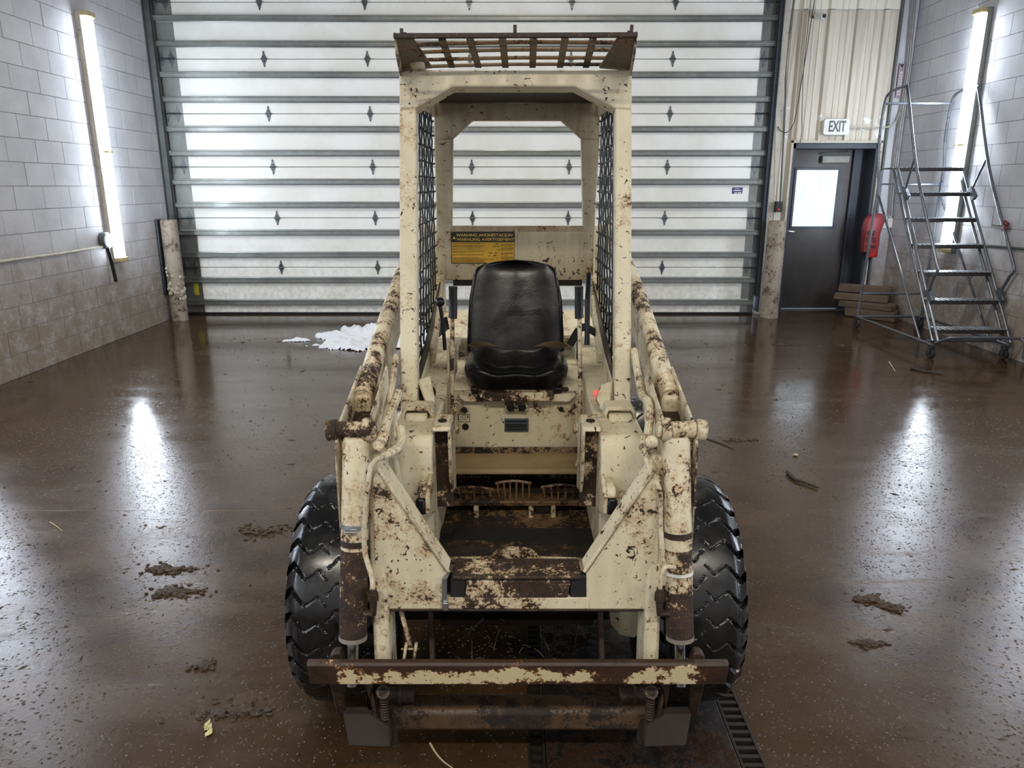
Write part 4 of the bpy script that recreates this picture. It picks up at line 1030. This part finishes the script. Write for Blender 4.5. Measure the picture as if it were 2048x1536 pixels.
# post feet: pivot brackets on the chassis
def foot_(s):
    cx = .318*s
    if True:
        u0, u1 = (812, 856) if s < 0 else (1217, 1262)
        Yq = 2.09; a, b = W(u0, 826, Yq), W(u1, 866, Yq)
        ft = part('pivot_block', MB().cyl((a.x, Yq, (a.z+b.z)/2), (b.x, Yq, (a.z+b.z)/2), (a.z-b.z)/2, 20), P_ if s > 0 else PM, L, .004)
        part('pivot_base', MB().box(a.x-.004, b.x+.004, Yq-.035, Yq+.05, .925, (a.z+b.z)/2), PR if s < 0 else PM, ft, .006)
        m = MB(); t = .007
        pts = [W(x, y, Yq-.01) for x, y in ((u0-9,862),(u0-8,826),(u0-2,814),(u1+4,814),(u1+11,826),(u1+12,862),(u1+5,862),(u1+4,830),(u1-1,822),(u0+1,822),(u0-2,830),(u0-3,862))]
        part('pivot_yoke', MB().poly(pts, (0,.07,0)), PR if s < 0 else PM, L, .003)
        bxp = u1+12 if s < 0 else u0-12
        p = W(bxp, 842, Yq+.01); part('pivot_bolt', MB().cyl(p, p+Vector((-s*.028,0,0)), .009, 6).cyl(p, p+Vector((-s*.012,0,0)), .0145, 6), ZN, ft)
both(foot_)
# bent stops at chassis top and D-shaped lugs on the inner faces
def lugs(s):
    f = lambda x: x if s < 0 else 2*VPX-x
    Yq = 1.90
    zt_ = .945; xi_, xo_ = .186, .238
    m = MB().poly([(s*xi_, 1.945, zt_-.012), (s*xi_, 1.955, zt_), (s*xi_, 2.06, zt_+.004), (s*xi_, 2.06, zt_-.012)], (s*(xo_-xi_), 0, 0)); part('stop_top', m, PM, L, .003)
    part('stop_side', MB().poly([(s*xi_, 1.945, zt_-.012), (s*xi_, 2.10, zt_-.012), (s*xi_, 2.10, .70), (s*xi_, 1.99, .73), (s*xi_, 1.95, .80)], (s*.008, 0, 0)), PR if s < 0 else PM, L, .002)
    part('stop_back', MB().box(min(s*xi_, s*xo_), max(s*xi_, s*xo_), 2.0, 2.012, .68, zt_-.012), PH, L)
    part('stop_hole', MB().cyl((s*.213, 2.0, zt_-.004), (s*.213, 2.0, zt_+.0055), .013, 16), DK, L)
    pr = [(0,0)]
    pts = [W(f(x),y,1.86) for x, y in ((856,958),(868,952),(870,990),(869,1018),(862,1027),(856,1027))]
    part('lug_plate', MB().poly([(s*.232, 1.93, W(0,952,1.88).z), (s*.232, 1.86, W(0,958,1.86).z), (s*.232, 1.80, W(0,985,1.84).z), (s*.232, 1.80, W(0,1015,1.84).z), (s*.232, 1.86, W(0,1026,1.86).z), (s*.232, 1.93, W(0,1032,1.9).z)], (s*.012,0,0)), PM, L, .002)
    part('lug_pad', MB().poly([(s*.243, 1.93, W(0,985,1.88).z), (s*.243, 1.80, W(0,985,1.84).z), (s*.243, 1.795, W(0,1015,1.84).z), (s*.243, 1.86, W(0,1028,1.86).z), (s*.243, 1.93, W(0,1028,1.9).z)], (s*.028,0,0)), BLK, L, .008)
    part('lug_top', MB().poly([(s*.243, 1.93, W(0,960,1.88).z), (s*.243, 1.82, W(0,970,1.84).z), (s*.243, 1.80, W(0,985,1.84).z), (s*.243, 1.93, W(0,985,1.88).z)], (s*.024,0,0)), PR if s < 0 else PM, L, .004)
both(lugs)

# ---- hand levers
def lever(s):
    f = lambda x: x if s < 0 else 2*VPX-x+(-2)
    yq = 2.38
    p = [W(f(904), 868, yq), W(f(904), 740, yq), W(f(905), 632, yq)]
    lv = part('drive_lever', MB().tube([p[0]-Vector((0,0,.0)), p[1], p[2]], .0072, 10), PR, L)
    part('lever_grip', MB().tube([W(f(905),636,yq), W(f(906),628,yq), W(f(906),580,yq), W(f(906),573,yq)], .0145, 14, True, [.0150,.0140,.0140,.0150]), plain('ribbed_black_grip', (22,23,25), .35, var=.05), lv, .001)
    q = W(f(904), 858, yq); part('lever_pivot', MB().cyl(q+Vector((-.02*s*-1,0,0)), q+Vector((.024*s*-1,0,0)), .016, 14), PR, lv); part('lever_foot', MB().box(q.x-.014, q.x+.014, yq-.015, yq+.10, q.z-.03, q.z+.02), PM, lv, .006)
both(lever)
yq = 2.5; ql = part('throttle_lever', MB().tube(curve([W(890,700,yq), W(886,650,yq), W(880,612,yq)], 4), .0065, 10, True), BLK, L)
part('lever_knob', MB().ball(W(880,604,yq), .0165, 18), BLK, ql)
part('throttle_quadrant', MB().box(W(876,0,yq).x, W(881,0,yq).x, yq-.01, yq+.11, W(0,757,yq).z, W(0,700,yq).z).box(W(889,0,yq).x, W(893,0,yq).x, yq-.01, yq+.11, W(0,757,yq).z, W(0,700,yq).z), PM, L, .003)
# belts and restraint hardware
def belt(pts, w, t, nm='seat_belt'):
    q = curve(pts, 5); m = MB()
    for i in range(len(q)-1): m.bar(q[i], q[i+1]+(q[i+1]-q[i])*.05, t, w, (0,0,1))
    return part(nm, m, plain('black_webbing', (26,25,26), .7, var=.06, sc=80), L)
belt([W(868,668,2.9), W(888,650,2.86), W(896,646,2.84)], .05, .004); belt([W(1190,665,2.7), W(1163,655,2.8), W(1140,690,2.82)], .03, .004)
part('belt_anchor', MB().box(W(1169,0,2.45).x, W(1180,0,2.45).x, 2.44, 2.47, W(0,720,2.45).z, W(0,680,2.45).z), BLK, L, .004)
part('restraint_arm', MB().tube([W(1174,690,2.46), W(1175,600,2.5), W(1178,548,2.6)], .009, 8), BLK, L)
# side light housings inside the arms: black discs left, red lens right
a = W(858, 790, 2.22); part('horn_disc', MB().cyl(a, a+Vector((-.03,.03,.006)), .030, 20), BLK, L, .003)
part('light_plate', MB().poly([W(838,760,2.2), W(862,752,2.24), W(872,800,2.16), (W(866,836,2.10))], (-.01,.01,0)), PM, L, .003)
part('light_plate', MB().poly([W(1222,762,2.2), W(1200,770,2.24), W(1190,800,2.16), (W(1212,842,2.10))], (.01,.01,0)), PM, L, .003)
a = W(1193, 786, 2.3); part('red_lens', MB().ball(a, .011, 12), NM('red_lamp_lens').out(lin((220,50,50)), .2, 0, Emission_Color=(1,.1,.08,1), Emission_Strength=.6), L, label='small red lamp lens')

PH2 = paint('cylinder_flaking_paint', .56, off=19, grime=.6)
# ---- lift arms
def arm(s):
    f = lambda x: x if s < 0 else 2*VPX-x
    pm = PM if s < 0 else PM
    # long member beside the cab, back to the rear tower
    A, B, C = Vector((s*.468, 3.72, 1.36)), Vector((s*.452, 2.75, 1.165)), Vector((s*.425, 1.93, .985))
    part('lift_arm', MB().bar(A, B, .055, .13, (0,0,1)).bar(B+(A-B)*.02, C, .05, .12, (0,0,1)), pm, L, .012)
    part('arm_tube', MB().tube(curve([A+Vector((0,0,.07)), B+Vector((0,0,.06)), C+Vector((0,0,.05))], 4), .028, 12), PR, L)
    # knee: open channel, outer and inner plates with a rusty inside
    o = [(2.05, 1.10), (1.75, 1.02), (1.715, .985), (1.74, .90), (1.90, .88), (2.06, .96)]
    part('knee_plate', MB().poly([(s*.446, y, z) for y, z in o], (s*.006, 0, 0)), PM, L, .002)
    part('knee_plate', MB().poly([(s*.372, y, z) for y, z in o], (s*.006, 0, 0)), PM, L, .002)
    part('knee_channel', MB().poly([(s*.378, 2.05, 1.035), (s*.378, 1.78, .955), (s*.378, 1.78, .94), (s*.378, 2.05, 1.02)], (s*.068, 0, 0)), PW, L)
    part('knee_front', MB().bar((s*.375, 1.755, .975), (s*.447, 1.755, .975), .03, .05, (0,0,1)), PR, L, .006)
    z = W(0,858,1.74).z
    pin = part('knee_pin', MB().cyl((s*.352, 1.735, z), (s*.462, 1.735, z), .021, 20).cyl((s*.448, 1.735, z), (s*.474, 1.735, z-.002), .027, 20).cyl((s*.362, 1.735, z), (s*.385, 1.735, z), .030, 20), PR, L, .003)
    # down-leg to the attachment plate
    part('arm_leg', MB().bar((s*.365, 1.80, .93), (s*.352, 1.705, .335), .042, .11, (0,1,0)), PM, L, .01)
    part('arm_outer_plate', MB().poly([(s*.449, 1.80, 1.0), (s*.449, 1.71, .98), (s*.445, 1.69, .72), (s*.447, 1.76, .72)], (s*.004,0,0)), PR, L, .001)
    # tilt cylinder
    c0, c1 = W(f(713), 873, 1.735), W(f(706), 1275, 1.655)
    if s > 0: c0.x -= .001
    cy = part('tilt_cylinder', MB().tube([c0, c0+(c1-c0)*.03, c1-(c1-c0)*.02, c1], .0345, 28, True, [.030,.0345,.0345,.0345]), PM, L, .002)
    d = (c1-c0).normalized()
    part('cylinder_gland', MB().cyl(c1-d*(.11 if s < 0 else .13), c1-d*.008, .0353, 28), PW if s < 0 else PH, cy)
    part('cylinder_sleeve', MB().cyl(c1-d*.24, c1-d*.10, .0350, 28), PH2, cy)
    part('cylinder_ring', MB().cyl(c1-d*.008, c1+d*.003, .0362, 28), plain('ring_grey', (150,140,128), .5, .3), cy)
    part('weld_band', MB().cyl(c0+(c1-c0)*(.50 if s < 0 else .46), c0+(c1-c0)*(.53 if s < 0 else .49), .0358, 28), PW, cy, .001)
    part('cylinder_rod', MB().cyl(c1, c1+d*.13, .0145, 18), CHR, cy)
    # rod lug and elbow fitting
    e = c1-d*.075+Vector((-s*.045, -.012, 0))
    part('elbow_fitting', MB().tube([e+Vector((s*.02,0,-.002)), e+Vector((-s*.008,0,-.002)), e+Vector((-s*.010,0,.03)), e+Vector((-s*.010,0,.07))], .0105, 8, True).cyl(e+Vector((-s*.010,0,.035)), e+Vector((-s*.010,0,.058)), .0145, 6), PW, L, .001)
both(arm)
# rear towers carrying the arms
def tower(s):
    part('rear_tower', MB().poly([(s*.37, 3.45, .60), (s*.37, 3.40, 1.0), (s*.37, 3.62, 1.42), (s*.37, 3.80, 1.42), (s*.37, 3.85, .60)], (s*.05,0,0)), PM, L, .008)
both(tower)

# ---- lift arm cross member with its folded gussets
YC = 1.70
PG = paint('gusset_paint', .28, off=37)
def cross(s):
    f = lambda x: x if s < 0 else 2*VPX-x
    c = lambda x, y, Y=YC: W(f(x), y, Y)
    part('gusset_plate', MB().poly([c(746,962),(c(752,942)),(c(893,1148)),(c(893,1219)),(c(750,1219))], (0,.012,0)), PM if s > 0 else PG, L, .003)
    a0, a1 = c(750,940), c(893,1146)
    fl2 = MB(); o = Vector((-s*.004,.06,.014)); tk = Vector((-s*.006,0,.004))
    fl2.poly([a0, a1, a1+o*.75, a0+o], tk); part('gusset_flange', fl2, PM, L, .002)
    part('gusset_fold', MB().tube([a0+tk, a1+tk], .0045, 8), PM, L)
both(cross)
part('cross_member', MB().poly([W(932,1160,YC),W(1143,1160,YC),W(1135,1200,YC),W(930,1200,YC)], (0,.03,0)), PH, L, .006)
part('cross_member_base', MB().poly([W(892,1196,YC-.002),W(1178,1196,YC-.002),W(1180,1219,YC-.002),W(892,1219,YC-.002)], (0,.03,0)), PR, L, .003)
a, b = W(896,1159,YC-.01), W(1172,1159,YC-.01)
part('cross_member_top', MB().poly([(a.x+.012, YC-.006, a.z-.004), (a.x+.012, YC-.006, a.z+.006), (a.x+.012, YC+.085, a.z+.010), (a.x+.012, YC+.085, a.z)], (b.x-a.x-.024,0,0)), PH, L, .004)
part('recess_backing', MB().box(a.x+.01, b.x-.01, YC+.04, YC+.05, W(0,1216,YC).z, a.z), BLK, L)  # black plate put behind the recesses to paint them dark
for x0, x1 in ((900, 932), (1140, 1176)):
    part('recess_dark', MB().poly([W(x0+2,1152,YC+.002), W(x1,1152,YC+.002), W(x1-2,1198,YC+.002), W(x0,1198,YC+.002)], (0,.03,0)), plain('recess_shade_black', (26,26,27), .7, var=.05), L, .005)  # black slabs stand for the shaded recesses at both ends
m = MB(); pts = [W(906,1130,YC+.06), W(897,1142,YC+.01), W(889,1158,YC-.012), W(889,1218,YC-.012)]
for i in range(3): m.bar(pts[i], pts[i+1], .013, .003, (0,1,.01) if i == 2 else (0,0,1))
stp = part('steel_strap', m, ZN, L); a = W(892,1208,YC-.014); part('strap_buckle', MB().box(a.x-.007, a.x+.007, YC-.022, YC-.012, a.z-.015, a.z+.006), ZN, stp, .001)
part('bottom_flange', MB().box(W(752,1219,YC).x, W(1318,1219,YC).x, YC, YC+.06, W(0,1222,YC).z-.002, W(0,1219,YC).z), PW, L, .002)

# ---- attachment plate
YA = 1.59
bar_ = MB(); z1, z0 = W(0,1330,YA).z, W(0,1371,YA+.01).z
xl, xr = W(613,1335,YA).x, W(1458,1335,YA).x
bar_.poly([(xl, YA+.020, z1+.004), (xl, YA+.005, z1+.003), (xl, YA, z1-.004), (xl, YA+.014, z0), (xl, YA+.024, z0), (xl, YA+.014, z1-.008), (xl, YA+.020, z1-.004)], (xr-xl, 0, 0))
def m_barpaint():
    q = NM('scraped_bar_paint'); P, w = q.wpos(); X, Z = w[0], w[2]
    n = q.noise(18, 7, .7); b = q.noise(5, 4, .6); f = q.noise(110, 4, .7)
    zc_ = (z0+z1)/2-.008
    inz = q.math('SUBTRACT', 1., q.math('DIVIDE', q.math('ABSOLUTE', q.math('SUBTRACT', Z, zc_)), .026))
    inx = q.math('SUBTRACT', 1., q.math('POWER', q.math('DIVIDE', q.math('ABSOLUTE', q.math('SUBTRACT', X, .03)), .43), 6))
    v = q.math('ADD', q.math('ADD', q.math('MINIMUM', inz, q.math('MULTIPLY', inx, .5)), q.math('MULTIPLY', q.math('SUBTRACT', q.math('ADD', q.math('MULTIPLY', n, .6), q.math('MULTIPLY', b, .5)), .545), 7.0)), q.math('MULTIPLY', q.math('SUBTRACT', f, .5), 1.6))
    k = q.ramp(v, .12, .2)
    rc = q.mix(q.ramp(n, .4, .65), lin((60,41,29)), lin((34,24,18))); rc = q.mix(q.math('MULTIPLY', q.ramp(f, .6, .7), .5), rc, lin((110,72,46)))
    c = q.mix(k, rc, lin((206,190,150))); c = q.mix(q.math('MULTIPLY', q.math('SUBTRACT', q.ramp(v, -.15, .12), k), .6), c, lin((150,92,44)))
    q.bump(q.math('ADD', k, f), .4, .002); return q.out(c, .5)
at = part('attachment_plate', bar_, m_barpaint(), L, .002)
def hook(s):
    f = lambda x: x if s < 0 else 2*VPX-x+3
    A = lambda x, y, Y: W(f(x), y, Y)
    # upper pin stub
    q = A(684,1318,1.68); part('plate_ear', MB().poly([A(656,1330,1.64), A(660,1312,1.64), A(668,1306,1.64), A(680,1306,1.64), A(688,1330,1.64)], (0,.03,0)), PW, L, .004)
    # side plates
    o_ = [A(662,1370,1.63), A(690,1372,1.66), A(690,1425,1.69), A(686,1436,1.70), A(675,1430,1.70)]
    part('side_cheek', MB().poly(o_, (-s*-.006,.012,0)), PW, L, .002)
    part('side_cheek', MB().poly([A(728,1370,1.63), A(742,1370,1.63), A(738,1420,1.68), A(758,1436,1.69), A(748,1440,1.69), A(738,1428,1.69)], (0,.012,0)), PW, L, .002)
    # bottom wedge
    wd = plain('dark_brown_steel', (38,28,19), .8, .1, .12, 25)  # dark brown shared by wedge plate, rib and shelf
    lo = [A(686,1428,1.66), A(741,1428,1.66), A(778,1452,1.66), A(781,1494,1.60), A(697,1492,1.60)]
    part('wedge_plate', MB().poly(lo, (0,.03,0)), wd, L, .003)
    part('wedge_rib', MB().poly([A(781,1425,1.74), A(788,1448,1.70), A(796,1480,1.64), A(781,1496,1.61)], (s*.006,.03,0)), wd, L, .002)
    part('wedge_shelf', MB().poly([A(686,1428,1.66), A(741,1428,1.66), A(741,1424,1.78), A(690,1424,1.78)], (0,0,-.006)), wd, L)
    # latch spring
    c0, c1 = A(766,1385,1.68), A(770,1436,1.67); d = c1-c0; sp = []
    for i in range(10*12+1):
        an = i/12*2*math.pi; sp.append(c0+d*(i/120)+Vector((.010*math.cos(an), .010*math.sin(an), 0)))
    part('latch_spring', MB().tube(sp, .0028, 6), PW, L)
    part('latch_link', MB().bar(A(742,1372,1.67), A(752,1432,1.67), .010, .02, (0,1,0)), PW, L, .002)
    part('latch_bolt', MB().cyl(A(766,1384,1.64), A(766,1384,1.66), .013, 10).cyl(A(766,1384,1.64), A(766,1384,1.70), .018, 16), PW, L, .001)
    p = A(775,1390,1.75); part('pivot_pin', MB().cyl(p, p+Vector((-s*.075,0,0)), .022, 18).cyl(p+Vector((-s*.03,0,0)), p+Vector((-s*.04,0,0)), .026, 18), PW, L, .002)
both(hook)
zc_t = W(0,1432,1.72).z
part('cross_tube', MB().box(W(782,1432,1.72).x, W(1306,1432,1.72).x, 1.715, 1.79, W(0,1462,1.72).z, W(0,1410,1.74).z), paint('mud_coated_tube', .5, (86,68,48), (44,31,23), (70,50,34), .9, .5, off=27), L, .014)
# latch handle standing up at left
m = MB(); m.bar(W(798,1205,1.74), W(822,1300,1.72), .012, .008); m.bar(W(813,1285,1.70), W(806,1330,1.68), .008, .012); m.bar(W(833,1285,1.70), W(826,1330,1.68), .008, .012); m.cyl(W(802,1298,1.70), W(838,1298,1.70), .003, 8)
part('latch_handle', m, PR, L, .002)
part('frame_drop_plate', MB().poly([W(x, y, 1.93) for x, y in ((1218,1224),(1285,1224),(1284,1262),(1268,1276),(1240,1270),(1222,1250))], (0,.01,0)), PM, L, .002)
for x in (768, 862, 1200): part('belly_rib', MB().bar(W(x,1222,1.9), W(x+4,1325,1.84), .016, .03, (0,1,0)), PW, L, .003)
# straw caught under the frame
m = MB(); rnd = random.Random(8)
for k in range(15):
    p = W(rnd.uniform(900,1190), rnd.uniform(1235,1320), 1.90); d = Vector((rnd.uniform(-1,1), -.3, rnd.uniform(-1,.6))).normalized()*rnd.uniform(.02,.07); m.tube([p, p+d*.5+Vector((0,0,.004)), p+d], .0009, 4)
for k in range(14):
    p = W(rnd.uniform(1120,1180), rnd.uniform(945,965), 2.38); d = Vector((rnd.uniform(-1,1), -.3, rnd.uniform(-1,.6))).normalized()*rnd.uniform(.02,.06); m.tube([p, p+d], .0009, 4)
part('caught_straw', m, plain('dirty_straw', (96,82,58), .8), L, kind='stuff')

# ---- hoses and pipes
def hose(pts, r, mat=None, n=6, nm='hydraulic_hose'): return part(nm, MB().tube(curve([W(*p) for p in pts], n), r, 10), mat or PM, L)
hose([(797,784,1.95),(783,822,1.88),(772,850,1.80),(764,882,1.74)], .013)
part('hose_fitting', MB().cyl(W(768,868,1.76), W(762,888,1.735), .017, 12).cyl(W(758,890,1.72), W(757,892,1.70), .015, 12).cyl(W(745,888,1.735), W(768,886,1.735), .009, 10), PR, L, .001)
hose([(800,855,1.84),(804,880,1.80),(797,896,1.76),(784,905,1.72)], .0125)
part('hose_fitting', MB().cyl(W(795,898,1.745), W(778,908,1.71), .0125, 6).cyl(W(778,908,1.71), W(766,914,1.69), .0095, 10), P_, L, .001)
hose([(767,914,1.69),(752,920,1.68),(742,935,1.67),(737,965,1.66),(731,1020,1.65),(728,1070,1.64),(731,1110,1.63),(744,1155,1.60),(745,1180,1.58)], .0066)
hose([(787,815,1.95),(790,860,1.90),(786,900,1.86),(792,930,1.84),(800,970,1.82),(815,1020,1.80)], .009)
hose([(780,840,1.98),(776,900,1.92),(784,950,1.86),(800,1000,1.82),(806,1015,1.80)], .007, PR)
hose([(792,712,2.2),(786,760,2.1),(780,800,2.0),(789,815,1.95)], .010)
hose([(1268,700,2.2),(1276,750,2.1),(1284,790,2.0),(1297,805,1.9),(1299,840,1.85),(1294,880,1.80),(1291,905,1.77)], .0115)
hose([(1291,890,1.78),(1293,920,1.75),(1305,950,1.72),(1320,985,1.69),(1321,1050,1.67),(1326,1120,1.64),(1328,1170,1.63)], .0066)
hose([(1352,1136,1.60),(1332,1134,1.60),(1323,1150,1.59),(1320,1178,1.58)], .0055, PM)
part('hose_fitting', MB().cyl(W(1293,876,1.80), W(1290,896,1.77), .016, 12).cyl(W(1300,886,1.74), W(1312,880,1.735), .009, 10).ball(W(1303,884,1.72), .017, 14), PR, L)
m = MB(); ca = [(W(713,873,1.735), W(706,1275,1.655)), (W(2*VPX-713,873,1.735), W(2*VPX-706,1275,1.655))]; cc = ca[0][0].lerp(ca[0][1], .43); m.lathe([(-.006,.0350),(-.006,.0362),(.006,.0362),(.006,.0350)], cc, ca[0][0]-ca[0][1], 30)
hc = part('hose_clamp', m, ZN, L); part('clamp_screw', MB().cyl(cc+Vector((-.016,-.041,0)), cc+Vector((.014,-.041,0)), .006, 10), CHR, hc)
c2 = ca[1][0].lerp(ca[1][1], .665); part('zip_tie', MB().lathe([(-.004,.0350),(-.004,.0364),(.004,.0364),(.004,.0350)], c2, ca[1][0]-ca[1][1], 30), M['white'], L)
